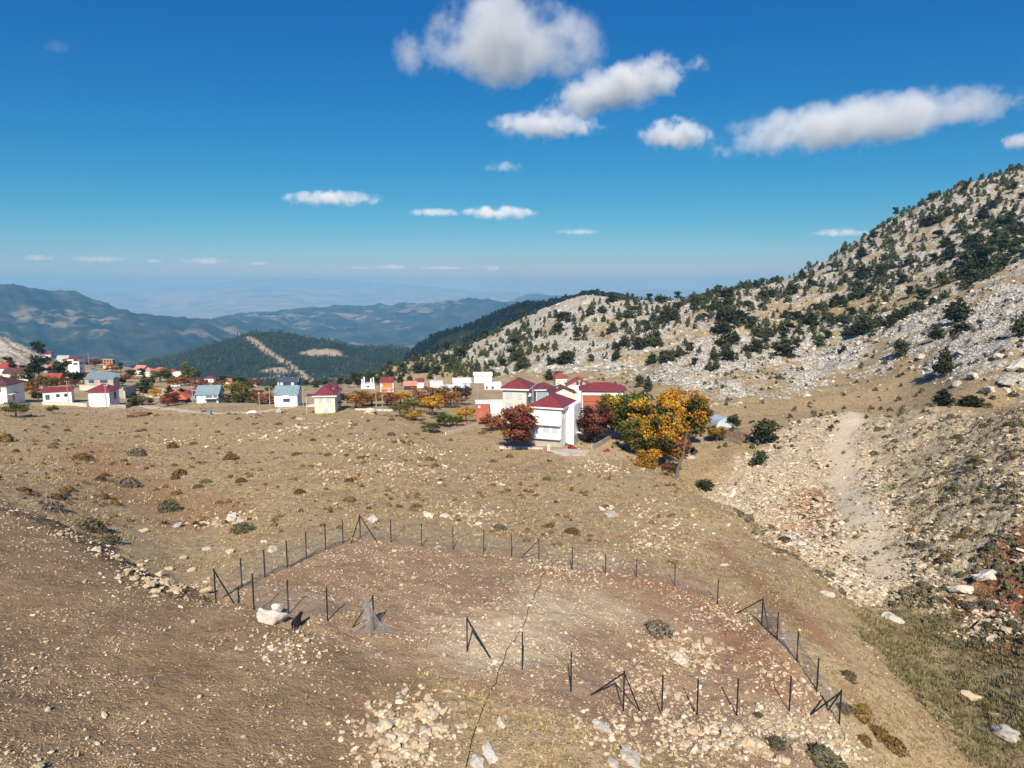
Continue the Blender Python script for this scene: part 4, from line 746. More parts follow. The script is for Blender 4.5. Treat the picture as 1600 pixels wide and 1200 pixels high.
def tree(u, v, Y, hpx, wpx, kind, name, label, group=None, parts=True, n_var=None):
    """a tree whose foot lies under picture point (u, v) at distance Y"""
    p = at(u, v, Y); p.z = min(p.z, gz1(p.x, p.y) + .3) if Y < 700 else p.z
    h = hpx * Y / FPX; wd = wpx * Y / FPX; c, tr = TREES[kind][n_var if n_var is not None else random.randrange(len(TREES[kind]))]
    base = {'juniper': .62, 'pine': .72, 'poplar': .24}.get(kind, .78); sx = wd / base
    e = link(name, None, loc=p, rot=(0, 0, random.uniform(0, 6.28))); e.scale = (sx, sx * random.uniform(.9, 1.1), h); tagged(e, label, 'tree', group)
    link('crown', c, e); link('trunk', tr, e); return e
# the autumn walnut grove by the gully: fuller crowns
def grand(u, v, Y, hpx, wpx, kinds, seed, label, name='walnut_tree', n=4200, lo=.2):
    g = np.random.default_rng(seed); p = at(u, v, Y); h = hpx * Y / FPX; wd = wpx * Y / FPX
    e = link(name, None, loc=p); e.scale = (wd / .95, wd / .95, h); tagged(e, label, 'tree', 'autumn trees of the grove')
    L = round_lobes(g, .47, lo, 26)
    for i, k in enumerate(kinds):
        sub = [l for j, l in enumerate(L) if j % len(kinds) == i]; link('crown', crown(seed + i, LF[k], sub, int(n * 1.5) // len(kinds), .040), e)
    link('trunk', limbs(g, .75, 12, .36, .035), e)
grand(1064, 690, 150, 84, 78, ('orange', 'yellow', 'orange', 'olive'), 101, 'tallest orange walnut tree of the grove, above the leaning trunk')
grand(1020, 694, 152, 74, 76, ('yellow', 'olive', 'orange'), 102, 'yellow and olive walnut tree left of the tallest one')
grand(1042, 722, 138, 74, 72, ('orange', 'rust', 'yellow', 'olive'), 103, 'rust-orange walnut tree lowest in the grove')
grand(985, 680, 160, 70, 72, ('olive', 'yellow', 'green'), 104, 'mixed green and yellow tree at the left end of the grove')
grand(1002, 704, 146, 56, 62, ('yellow', 'olive'), 105, 'small yellow-green tree on the slope under the grove')
grand(955, 665, 168, 52, 46, ('yellow', 'olive'), 106, 'yellow tree behind the dark red one beside the white house')
grand(1092, 668, 160, 46, 42, ('olive', 'yellow'), 107, 'olive-yellow tree at the right end of the grove')
grand(1120, 688, 168, 24, 28, ('yellow', 'olive'), 108, 'small yellow tree before the plastic greenhouse')
grand(1010, 735, 130, 34, 36, ('orange', 'yellow'), 109, 'orange sapling low on the slope below the grove', n=2200)
grand(1045, 745, 122, 22, 26, ('olive', 'rust'), 110, 'olive bush at the foot of the leaning trunk', 'bush', 1600, .1)
grand(808, 690, 147, 64, 64, ('red', 'rust', 'red'), 111, 'red-leaved cherry tree in front of the white house', 'cherry_tree', 5200, .15)
grand(930, 686, 155, 52, 54, ('brown', 'red', 'brown'), 112, 'dark red-brown tree just right of the white house', 'plum_tree', 3600, .15)
# bare leaning trunk
def snag():
    p = at(1056, 756, 120); q = at(1072, 682, 121); me = bars_mesh('trunk', [], BARK) if False else None
    pts = [p, p.lerp(q, .3) + Vector((-.25, 0, 0)), p.lerp(q, .6) + Vector((.22, 0, 0)), q]; e = link('dead_tree', None, loc=p); tagged(e, 'bare grey dead trunk leaning beside the autumn grove', 'tree')
    segs = [(tuple(a - p), tuple(b - p), r) for a, b, r in zip(pts[:-1], pts[1:], (.30, .24, .15))]
    link('trunk', bars_mesh('trunk', segs, plain('grey_deadwood', (.15, .135, .12), .95, .2, 3, bump=.4), 7), e)
    link('branch', bars_mesh('branch', [(tuple(pts[2] - p), tuple(pts[2] - p + Vector((-.9, .2, 1.6))), .09), (tuple(pts[3] - p), tuple(pts[3] - p + Vector((.5, .3, 1.5))), .08)], plain('grey_deadwood', (.22, .20, .18)), 5), e)
snag()
NG = 'trees and shrubs of the village'
def T(u, v, Y, hp, wp, kind, label): tree(u, v, Y, hp * 1.15, wp * 1.28, kind, {'pine': 'pine_tree', 'juniper': 'juniper_tree', 'poplar': 'poplar_tree'}.get(kind, 'autumn_tree' if kind not in ('green', 'olive') else 'garden_tree'), label, NG)
for a in [(60, 585, 335, 34, 30, 'pine', 'broad dark pine between the red roofs on the left'), (100, 590, 330, 30, 26, 'pine', 'dark pine in front of the tall white house'), (118, 596, 320, 20, 24, 'pine', 'low dark pine right below the tall white house'), (58, 555, 460, 20, 16, 'pine', 'pair of dark pines on the rocky knoll at the left'), (66, 556, 455, 16, 14, 'pine', 'lower pine beside the pair on the rocky knoll'),
  (20, 576, 345, 18, 14, 'pine', 'thin dark pine behind the red roofs at the left edge'), (34, 578, 345, 16, 12, 'pine', 'second thin pine behind the red roofs at the left edge'), (8, 576, 360, 14, 22, 'red', 'red shrub behind the red roofs at the left edge'), (43, 572, 365, 12, 14, 'red', 'small red tree below the rocky knoll'), (58, 606, 290, 18, 20, 'olive', 'olive tree behind the cream house with the brown roof'), (50, 618, 260, 22, 18, 'rust', 'rust-brown tree beside the cream house with the brown roof'),
  (80, 604, 290, 20, 16, 'olive', 'olive tree above the small white bungalow'), (130, 592, 340, 16, 16, 'red', 'bright red tree beside the grey-blue shed'), (148, 568, 470, 12, 18, 'red', 'red tree next to the unfinished tan building'), (175, 574, 440, 10, 16, 'rust', 'rust tree under the unfinished tan building'), (188, 570, 450, 12, 10, 'pine', 'small dark pine right of the unfinished building'), (190, 594, 340, 14, 12, 'pine', 'small pine right of the grey-blue shed'), (226, 606, 300, 24, 20, 'juniper', 'dense dark juniper above the concrete wall'), (212, 602, 310, 12, 10, 'red', 'small red shrub beside the dense dark juniper'),
  (240, 607, 290, 8, 14, 'orange', 'low orange shrub right of the dense dark juniper'), (210, 633, 240, 18, 16, 'juniper', 'dark shrub by the road below the concrete wall'), (222, 634, 238, 14, 26, 'olive', 'olive shrub by the road below the concrete wall'), (207, 585, 400, 12, 16, 'pine', 'dark pine in front of the pink-roofed house'), (221, 584, 400, 14, 12, 'pine', 'rounder dark pine in front of the pink-roofed house'), (250, 592, 380, 18, 22, 'olive', 'olive-green tree under the orange roof'), (262, 598, 370, 20, 16, 'pine', 'dark pine right of the olive-green tree'),
  (290, 592, 440, 24, 11, 'poplar', 'taller of two poplars above the village'), (302, 592, 440, 16, 7, 'poplar', 'shorter of two poplars above the village'), (311, 592, 440, 12, 7, 'pine', 'slim pine beside the two poplars'), (265, 615, 280, 14, 12, 'juniper', 'dark shrub above the orange hip roof'), (284, 618, 270, 12, 18, 'juniper', 'pair of dark shrubs behind the dark red roof'), (275, 602, 360, 12, 18, 'rust', 'rust tree between the far white houses'), (315, 606, 350, 12, 18, 'rust', 'rust-brown trees below the far white house'), (345, 606, 350, 12, 18, 'rust', 'rust hedge right of the far white house'),
  (263, 635, 228, 22, 26, 'red', 'red bush growing before the orange hip roof'), (362, 616, 300, 18, 20, 'yellow', 'yellow-green tree behind the blue-roofed house'), (375, 622, 280, 22, 22, 'olive', 'olive tree right of the blue-roofed house'), (365, 634, 240, 20, 30, 'olive', 'bushy olive hedge beside the blue-roofed house'), (386, 633, 240, 20, 24, 'olive', 'second olive bush right of the blue-roofed house'), (410, 633, 236, 18, 26, 'rust', 'dark rust bush beside the lamp posts'), (380, 600, 400, 12, 14, 'pine', 'dark pine in the distant village centre'), (368, 602, 420, 10, 12, 'pine', 'low pine in the distant village centre'),
  (395, 604, 380, 10, 18, 'rust', 'rust shrub behind the bare field'), (423, 612, 300, 18, 12, 'olive', 'olive tree left of the navy house'), (478, 604, 380, 10, 8, 'pine', 'lone dark shrub on the far field crest'), (532, 600, 400, 12, 12, 'pine', 'dark pine behind the yellow house'), (545, 602, 380, 12, 12, 'pine', 'second dark pine behind the yellow house')]: T(*a)
for a in [(12, 570, 372, 16, 14, 'pine', 'dark pine highest behind the red roof at the left edge'), (30, 592, 318, 14, 16, 'olive', 'olive bush against the brown-red roof'), (46, 592, 315, 22, 18, 'pine', 'tall dark pine before the brown-red roof'), (68, 596, 312, 16, 16, 'rust', 'rust bush left of the orange-walled cottage'), (90, 578, 372, 18, 14, 'pine', 'dark pine left of the tall white house'), (112, 600, 312, 12, 16, 'red', 'small red tree below the tall white house'), (142, 586, 380, 10, 14, 'pine', 'dark shrub at the foot of the tall white house'), (60, 622, 250, 14, 14, 'olive', 'olive bush between the cream house and the bungalow'), (196, 588, 372, 12, 12, 'rust', 'rust tree behind the concrete wall'), (201, 604, 300, 10, 10, 'olive', 'olive shrub on top of the concrete wall'), (236, 596, 345, 14, 12, 'pine', 'dark pine below the yellow salmon-roofed house'), (243, 612, 275, 10, 14, 'orange', 'orange shrub on the pale rubble slope'), (258, 588, 440, 12, 12, 'olive', 'olive tree beside the far orange roof'), (283, 600, 385, 12, 16, 'rust', 'rust tree under the plain white block'), (296, 602, 370, 12, 16, 'rust', 'rust tree under the two poplars'), (334, 612, 310, 12, 18, 'rust', 'rust hedge behind the blue house'), (350, 598, 430, 10, 12, 'pine', 'dark pine right of the far cottage'), (340, 592, 470, 8, 14, 'pine', 'low dark pines before the far hill'), (386, 610, 330, 14, 16, 'olive', 'olive tree on the edge of the bare field'), (402, 618, 290, 10, 14, 'rust', 'rust shrub on the bare field'), (437, 606, 345, 10, 12, 'olive', 'olive shrub left of the navy cabin'), (492, 608, 350, 8, 12, 'pine', 'dark shrub on the far field'), (508, 604, 380, 10, 10, 'pine', 'small pine behind the roof of the yellow house'), (560, 606, 395, 14, 14, 'pine', 'dark pine left of the unfinished white house'), (590, 602, 420, 16, 14, 'pine', 'dark pine right of the unfinished white house'), (628, 602, 400, 16, 12, 'pine', 'dark pine right of the orange brick house')]: T(*a)
for a in [(556, 634, 215, 22, 34, 'rust', 'rust-orange fruit tree right of the yellow house'), (580, 634, 225, 20, 36, 'orange', 'orange fruit tree before the orange brick house'), (604, 634, 225, 20, 30, 'rust', 'rust fruit tree under the orange brick house'), (626, 632, 235, 18, 26, 'orange', 'orange fruit tree right of the orange brick house'), (648, 640, 205, 18, 26, 'olive', 'olive bush at the left end of the orchard edge'), (625, 648, 190, 16, 28, 'olive', 'yellow-green hedge shrub on the orchard edge'), (645, 651, 186, 14, 26, 'yellow', 'yellow hedge shrub on the orchard edge'), (662, 634, 225, 28, 28, 'rust', 'rusty red fruit tree in the middle of the orchard'), (676, 645, 200, 26, 28, 'orange', 'orange fruit tree in the middle of the orchard'), (690, 630, 235, 26, 24, 'olive', 'olive fruit tree at the back of the orchard'), (704, 634, 225, 28, 26, 'rust', 'rust fruit tree at the back of the orchard'), (722, 628, 235, 26, 24, 'brown', 'dark purple-brown tree at the right of the orchard'), (694, 652, 180, 18, 20, 'green', 'green bush at the front of the orchard'), (713, 650, 182, 16, 18, 'green', 'second green bush at the front of the orchard'), (728, 648, 190, 22, 22, 'orange', 'orange fruit tree at the right end of the orchard'), (672, 664, 168, 14, 22, 'olive', 'dry shrub below the orchard fence'),
  (768, 652, 172, 26, 24, 'rust', 'rust fruit tree beside the orange shed'), (781, 648, 174, 20, 18, 'yellow', 'bright yellow tree beside the beige house'), (806, 655, 165, 26, 16, 'rust', 'thin pinkish tree at the corner of the beige house'), (845, 640, 190, 14, 16, 'rust', 'rust tree between the beige and blue-grey houses'), (900, 640, 178, 26, 22, 'olive', 'olive tree behind the white house'), (1144, 676, 180, 32, 22, 'pine', 'small pine at the end of the plastic greenhouse'), (1150, 682, 176, 14, 18, 'olive', 'low shrub beside the small pine')]: T(*a)
def J(u, v, Y, hp, wp, label, k='juniper'): tree(u, v, Y, hp, wp, k, 'juniper_tree', label)
for a in [(1196, 686, 158, 40, 40, 'dark juniper standing alone at the head of the gully'), (1187, 720, 143, 28, 24, 'leaning juniper on the scree edge below the lone one'), (1102, 762, 135, 16, 30, 'low dark juniper bush in the gully'), (1474, 634, 157, 28, 32, 'pointed juniper on the crest of the rocky bank'), (1516, 634, 156, 18, 44, 'wide low juniper beside the pointed one on the crest'),
  (1476, 560, 205, 46, 32, 'largest dark juniper on the near limestone slope'), (1408, 548, 250, 30, 26, 'cone-shaped juniper on the pale limestone'), (1462, 520, 250, 24, 26, 'rounded juniper above the cone-shaped one'), (1495, 500, 265, 40, 40, 'broad tall juniper high on the limestone slope'), (1500, 525, 245, 24, 32, 'grey-green juniper directly under the broad tall one'), (1528, 535, 235, 24, 26, 'loose grey-green juniper right of the largest one'), (1596, 520, 205, 40, 34, 'juniper cut by the right edge of the picture'), (1318, 595 - 50, 300, 16, 14, 'small juniper on the lower limestone left of the cone-shaped one'), (1280, 535, 330, 20, 20, 'round juniper on the middle of the limestone slope'), (1340, 510, 330, 20, 22, 'dark juniper above the small one on the limestone'), (1216, 600, 262, 16, 20, 'low juniper on the rocks above the greenhouse'), (1149, 595, 262, 8, 10, 'tiny juniper on the rocks above the grove'), (1118, 580, 285, 22, 14, 'slim juniper above the grove'), (1108, 578, 286, 18, 14, 'second slim juniper above the grove'), (1012, 605, 245, 26, 16, 'dark juniper behind the large red roof'), (1000, 592, 270, 20, 16, 'smaller dark juniper behind the large red roof'), (1570, 470, 300, 26, 24, 'juniper with a bare stem near the top right outcrop'), (1595, 465, 300, 16, 18, 'low juniper near the top right outcrop'), (858, 586, 350, 18, 16, 'dark juniper above the blue-grey house'), (872, 590, 345, 16, 18, 'wide dark juniper above the blue-grey house'), (769, 577, 420, 14, 8, 'slim juniper above the white two-storey house')]: J(*a)
# open juniper wood on the slopes: sown by ground, thinned by distance between trees
def sow():
    g = np.random.default_rng(12); t = g.uniform(-.28, .80, 60000); ly = g.uniform(math.log(215), math.log(720), 60000); y = np.exp(ly); x = t * y; z = bil(ZG, t, ly); u, v = uv_of(x, y, z)
    sky_v = np.interp(u, [560, 600, 700, 780, 860, 905, 940, 1010, 1060, 1180, 1250, 1350, 1400, 1500, 1600], [572, 568, 546, 512, 480, 460, 458, 475, 470, 450, 430, 378, 342, 292, 262])
    dn = v - sky_v; vis = np.zeros(len(t), bool)
    for a in range(0, len(t), 6000):                                     # seen from the picture's side, or the crest
        sl = slice(a, a + 6000); f = np.linspace(.25, .985, 50)[:, None]; yy = y[sl][None] * f; zz = bil(ZG, np.broadcast_to(t[sl], yy.shape), np.log(yy)); vis[sl] = ((zz / yy) < ((z[sl] + 3.5) / y[sl])[None]).all(0)
    d = np.where(u > 1080, np.where(dn < 34 + .42 * (u - 1080), .95, .09), np.where(u > 830, np.where((v < 500) & (u < 965), .14, np.where(v < 560, .40, .22)), np.where(v < 590, .95, .15)))
    d = np.where(dn < 7, d * .45, d)
    d *= np.clip(.60 + 1.2 * fbm(x / 38, y / 38, 3), .03, 1.4) * (1 - .7 * bil(meadow, t, ly)) * ((bil(M['karst'], t, ly) > .05) | (u < 830))
    ok = vis & (g.random(len(t)) < d * .5) & (y > np.interp(u, [560, 830, 900, 1100, 1300, 1450, 1620], [420, 420, 390, 290, 310, 320, 350])); keep = []; cell = {}
    for i in np.nonzero(ok)[0]:
        k = (int(x[i] // 5), int(y[i] // 5))
        if any((x[i] - x[j]) ** 2 + (y[i] - y[j]) ** 2 < 14 for a in (-1, 0, 1) for b in (-1, 0, 1) for j in cell.get((k[0] + a, k[1] + b), ())): continue
        cell.setdefault(k, []).append(i); keep.append(i)
        if len(keep) >= 2000: break
    keep = np.array(keep); return x[keep], y[keep], z[keep] + CAMZ, u[keep], v[keep], g
jx, jy, jz, ju, jv, g3 = sow()
jh = np.clip(g3.lognormal(math.log(3.8), .40, len(jx)), 1.8, 8.5); jw = jh * g3.uniform(.75, 1.35, len(jx)); jk = g3.random(len(jx)) < np.where(ju > 1080, .32, .18)
order = np.argsort(-(jh / jy)); FARV = []
MIXED = {}
def merged(c, tr, key):
    if key not in MIXED:
        a = np.empty(len(c.vertices) * 3, np.float32); c.vertices.foreach_get('co', a); b = np.empty(len(tr.vertices) * 3, np.float32); tr.vertices.foreach_get('co', b); tn = np.empty(len(c.vertices), np.float32); c.attributes['tint'].data.foreach_get('value', tn)
        fq = np.array([list(p.vertices) for p in tr.polygons]) + len(c.vertices); nf = len(c.polygons)
        MIXED[key] = mesh('tree', np.concatenate([a.reshape(-1, 3), b.reshape(-1, 3)]), [np.arange(nf * 3).reshape(-1, 3), fq], [c.materials[0], BARK], np.concatenate([np.zeros(nf), np.ones(len(fq))]), attrs={'tint': np.concatenate([tn, np.zeros(len(tr.vertices))])})
    return MIXED[key]
def place_word(u, v):
    s = float(np.interp(u, [560, 600, 700, 780, 860, 905, 940, 1010, 1060, 1180, 1250, 1350, 1400, 1500, 1600], [572, 568, 546, 512, 480, 460, 458, 475, 470, 450, 430, 378, 342, 292, 262])); d = v - s
    up = 'on the skyline' if d < 9 else 'just under the skyline' if d < 30 else 'high on the slope' if d < 70 else 'half way up the slope' if d < 120 else 'low on the slope'
    ov = [(620, 'left of the orange brick house'), (680, 'above the salmon-roofed house'), (740, 'above the white barn'), (800, 'above the white two-storey house'), (860, 'above the beige house'), (905, 'above the tall white house'), (960, 'above the largest maroon roof'), (1010, 'above the left end of the grove'), (1060, 'above the tallest walnut tree'), (1110, 'above the right end of the grove'), (1160, 'above the greenhouse'), (1215, 'above the lone gully juniper'), (1270, 'left of the scree head'), (1340, 'above the scree head'), (1400, 'above and right of the scree'), (1450, 'above the cone-shaped juniper'), (1510, 'above the broad tall juniper'), (1560, 'near the right edge'), (9999, 'at the right edge')]
    return up + ' ' + next(w for lim, w in ov if u < lim), place_group(u, v)
def place_group(u, v):
    if u < 700: return 'trees at the foot of the white peak'
    if u < 1060: return 'trees on the white peak'
    if u < 1300: return 'trees on the long ridge'
    return 'trees on the upper mountain slope'
for r_, i in enumerate(order[:300]):
    kind = 'pine' if jk[i] else 'juniper'; q = random.randrange(len(TREES[kind])); me = merged(*TREES[kind][q], (kind, q)); wd, gp = place_word(ju[i], jv[i])
    base = .62 if kind == 'juniper' else .72
    o = link('juniper_tree' if kind == 'juniper' else 'pine_tree', me, loc=(jx[i], jy[i], jz[i] - .2), rot=(0, 0, random.uniform(0, 6.28)), scale=(jw[i] / base, jw[i] / base, jh[i])); tagged(o, ('tall ' if jh[i] > 6 else 'small ' if jh[i] < 4.2 else 'middling ') + ('dark juniper ' if kind == 'juniper' else 'flat-topped pine ') + wd, 'tree', gp)
def wood(name, xs, ys, zs, hs2, ws, label, n_leaf=130, mat='pine'):
    """the farther trees of a wood, each a rough crown of a few leaves"""
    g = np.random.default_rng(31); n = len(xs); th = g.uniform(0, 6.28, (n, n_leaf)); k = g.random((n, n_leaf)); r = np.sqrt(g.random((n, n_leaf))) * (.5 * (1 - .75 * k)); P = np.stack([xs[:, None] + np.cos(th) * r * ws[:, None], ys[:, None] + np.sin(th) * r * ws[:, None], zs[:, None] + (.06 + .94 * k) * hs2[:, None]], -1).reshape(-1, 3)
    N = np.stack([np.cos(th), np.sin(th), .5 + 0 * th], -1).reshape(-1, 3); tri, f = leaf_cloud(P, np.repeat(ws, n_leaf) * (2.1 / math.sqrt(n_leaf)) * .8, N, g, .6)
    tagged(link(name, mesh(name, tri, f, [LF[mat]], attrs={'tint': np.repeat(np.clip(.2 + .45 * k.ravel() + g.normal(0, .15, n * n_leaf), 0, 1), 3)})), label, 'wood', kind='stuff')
bx_, by_ = sample(1300, 60, 180, lambda t, ly: bil(M['bank'], t, ly) * (1 - .85 * bil(M['scree'], t, ly)) * clump(t, ly, 5, -.3, .4), .25, .95); bs_ = rng.uniform(.25, .85, len(bx_))
wood('bank_scrub', bx_, by_, gz(bx_, by_) - .05, bs_ * .6, bs_ * 1.3, 'low dry scrub between the rocks of the bank', 24, 'greybrush')
bx_, by_ = sample(650, 70, 225, lambda t, ly: (1 - bare(t, ly)) * (1 - bil(M['karst'], t, ly)) * (t < .25) * clump(t, ly, 8, -.2, .45), -.85, .25); bs_ = rng.uniform(.25, .7, len(bx_))
wood('field_scrub', bx_, by_, gz(bx_, by_) - .05, bs_ * .55, bs_ * 1.4, 'small dry scrub dotted through the grass field', 20, 'drybrush')
bx_, by_ = sample(1500, 150, 560, lambda t, ly: bil(M['karst'], t, ly) * clump(t, ly, 12, -.3, .4) * .8 + .1, .1, .9); bs_ = rng.uniform(.6, 1.5, len(bx_))
wood('slope_scrub', bx_, by_, gz(bx_, by_) - .1, bs_ * .7, bs_ * 1.3, 'low scrub in the hollows of the limestone slope', 16, 'greybrush')
rest = order[300:]
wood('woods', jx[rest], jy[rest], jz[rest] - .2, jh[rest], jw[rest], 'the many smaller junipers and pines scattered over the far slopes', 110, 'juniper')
# planted seedlings on the terraces, and the woods of the far hills
def far_wood(n, cond, label, name, h0, nl, seed, mat='pine'):
    g = np.random.default_rng(seed); T_ = g.uniform(-.75, .30, n * 12); L_ = g.uniform(math.log(1150), math.log(2900), n * 12); i = np.interp(L_, L2, np.arange(len(L2))).astype(int); j = np.interp(T_, T2, np.arange(len(T2))).astype(int)
    y = np.exp(L_); x = T_ * y; z = ZF[i, j]; u, v = uv_of(x, y, z); ok = cond(u, v, y, T_) & (clear[i, j] < .3) & (fbm(x / 160, y / 160, 3) > -.42); k = np.nonzero(ok)[0][:n]
    h = g.uniform(.7, 1.3, len(k)) * h0; wood(name, x[k], y[k], z[k] + CAMZ - 1, h, h * .62, label, nl, mat)
far_wood(5200, lambda u, v, y, t: (y > 1750) & (y < 2700) & (u > 130) & (u < 760), 'dense pine wood covering the rounded hill in the valley', 'pine_forest', 10, 16, 41)
far_wood(4600, lambda u, v, y, t: (y < 1750) & (t > -.17) & (t < .12), 'pine wood with cloud shade in its leaf colour, on the ridge behind the white peak', 'ridge_forest', 11, 18, 42, 'pine_painted_shade')  # cloud shadow on this ridge is put into a darker leaf colour
# ------------------------------------------------------------------ village
class MB:
    def __init__(s): s.co = []; s.f = []
    def add(s, co, f): o = len(s.co); s.co += [tuple(c) for c in co]; s.f += [tuple(i + o for i in x) for x in f]; return s
    def box(s, x0, x1, y0, y1, z0, z1):
        return s.add([(x, y, z) for z in (z0, z1) for y in (y0, y1) for x in (x0, x1)], [(0, 2, 3, 1), (4, 5, 7, 6), (0, 1, 5, 4), (2, 6, 7, 3), (0, 4, 6, 2), (1, 3, 7, 5)])
    def build(s, name, mat, parent=None, loc=None, rot=None): return link(name, mesh(name, s.co, s.f, [mat]), parent, loc, rot)
def wallm(name, col, var=.06): return plain(name, col, .85, var, .7, bump=.15)
W = {'white': wallm('white_render', (.80, .80, .79)), 'cream': wallm('cream_render', (.72, .66, .52)), 'beige': wallm('beige_render', (.62, .58, .49)), 'yellow': wallm('yellow_render', (.76, .69, .53)), 'blue': wallm('pale_blue_render', (.52, .62, .72)), 'slate': wallm('blue_grey_boards', (.27, .36, .42)), 'orange': wallm('orange_brick', (.56, .20, .06), .12), 'redbrick': wallm('red_brick', (.42, .14, .085), .12),
     'grey': wallm('grey_concrete', (.42, .40, .37), .12), 'navy': wallm('navy_boards', (.045, .06, .09)), 'tan': wallm('bare_block', (.55, .43, .25), .15), 'pink': wallm('pink_render', (.62, .38, .34)), 'dark': wallm('dark_wood', (.07, .045, .035), .2)}
def roofm(name, col, var=.12, axis=0, pitch=2.4):
    m = NT(name); p = m.pos(); n = m.noise(p, .8, 4, .6); x = m.node('SeparateXYZ', {0: p}).outputs[axis]
    wv = m.math('ABSOLUTE', m.math('SINE', m.math('MULTIPLY', x, pitch * math.pi))); c = m.mix(m.ramp(n, .3, .7), tuple(k * (1 - var * 1.6) for k in col), tuple(min(1, k * (1 + var)) for k in col))
    c = m.mix(m.math('MULTIPLY', m.ramp(wv, .25, .0), .35), c, tuple(k * .55 for k in col)); return m.done(c, .5, m.bump(wv, .35, .05), .4)
ROOF = {'maroon': roofm('maroon_sheet', (.22, .042, .048)), 'red': roofm('red_tiles', (.36, .07, .05)), 'brown': roofm('brown_shingles', (.12, .055, .045), .2), 'orange': roofm('orange_tiles', (.55, .15, .055), .15), 'pink': roofm('salmon_tiles', (.58, .24, .17), .12), 'teal': roofm('blue_grey_sheet', (.22, .31, .34)), 'white': roofm('white_sheet', (.76, .77, .78), .05), 'navy': roofm('navy_sheet', (.06, .085, .12)), 'darkred': roofm('dark_red_tiles', (.16, .045, .045), .15), 'tin': roofm('grey_tin', (.42, .44, .46), .1)}
GLASS = plain('window_glass', (.06, .09, .13), .12, .2, 1, spec=.8); PALEGLASS = plain('curtained_glass', (.48, .58, .66), .2, .12, 2, spec=.6); FRAME = plain('white_frame', (.78, .77, .75), .6, .04); SURR = plain('mauve_surround', (.50, .40, .37), .8, .06); METAL = plain('rail_metal', (.5, .5, .5), .5, .1, 3, .4)
TRIM = {'white': FRAME, 'mauve': SURR, 'navy': plain('navy_frame', (.05, .06, .13), .6, .1), 'dark': plain('dark_frame', (.06, .05, .045), .6, .1), 'pink': plain('pink_shutter', (.62, .2, .24), .7, .1)}
def roof_hip(w, d, h, rh, o, y0=0.0, along=None):
    b = MB(); x0, x1, ya, yb = -w / 2 - o, w / 2 + o, y0 - o, y0 + d + o; W_, D_ = x1 - x0, yb - ya; along = along or ('x' if W_ >= D_ else 'y')
    if along == 'x': k = min(D_ / 2, W_ / 2 - .05); r = [(x0 + k, (ya + yb) / 2), (x1 - k, (ya + yb) / 2)]
    else: k = min(W_ / 2, D_ / 2 - .05); r = [(0, ya + k), (0, yb - k)]
    z0 = h - .02; z1 = h + .16; e = [(x0, ya), (x1, ya), (x1, yb), (x0, yb)]; co = [(x, y, z0) for x, y in e] + [(x, y, z1) for x, y in e] + [(x, y, z1 + rh) for x, y in r]
    f = [(3, 2, 1, 0), (0, 1, 5, 4), (1, 2, 6, 5), (2, 3, 7, 6), (3, 0, 4, 7)]
    f += [(4, 5, 9, 8), (5, 6, 9), (6, 7, 8, 9), (7, 4, 8)] if along == 'x' else [(4, 5, 8), (5, 6, 9, 8), (6, 7, 9), (7, 4, 8, 9)]
    return b.add(co, f)
def roof_gable(w, d, h, rh, o, y0=0.0, along='x'):
    b = MB(); t = .16
    if along == 'x': sec = [(y0 - o, h - rh * o / (d / 2)), (y0 + d / 2, h + rh), (y0 + d + o, h - rh * o / (d / 2))]; put = lambda a, z, e: (e, a, z); ends = (-w / 2 - o, w / 2 + o)
    else: sec = [(-w / 2 - o, h - rh * o / (w / 2)), (0, h + rh), (w / 2 + o, h - rh * o / (w / 2))]; put = lambda a, z, e: (a, e, z); ends = (y0 - o, y0 + d + o)
    co = [put(a, z + k, e) for e in ends for k in (0.01, t) for a, z in sec]; return b.add(co, [(0, 1, 7, 6), (1, 2, 8, 7), (3, 9, 10, 4), (4, 10, 11, 5), (0, 3, 4, 1), (1, 4, 5, 2), (6, 7, 10, 9), (7, 8, 11, 10), (0, 6, 9, 3), (2, 5, 11, 8)])
def window(e, face, c, z, ww, hh, w, d, trim='white', glass=None, name='window'):
    m1 = MB(); m2 = MB(); q = .09; gl = glass or PALEGLASS
    if face == 'f': m1.box(c - ww / 2 - q, c + ww / 2 + q, -.05, .02, z - q, z + hh + q); m2.box(c - ww / 2, c - .03, -.075, -.02, z, z + hh).box(c + .03, c + ww / 2, -.075, -.02, z, z + hh)
    else:
        s = 1 if face == 'r' else -1; X = s * w / 2; xs = sorted((X - .02 * s, X + .05 * s)); xp = sorted((X + .02 * s, X + .075 * s))
        m1.box(xs[0], xs[1], c - ww / 2 - q, c + ww / 2 + q, z - q, z + hh + q); m2.box(xp[0], xp[1], c - ww / 2, c - .03, z, z + hh).box(xp[0], xp[1], c + .03, c + ww / 2, z, z + hh)
    f = m1.build(name, TRIM[trim], e); m2.build('pane', gl, f)
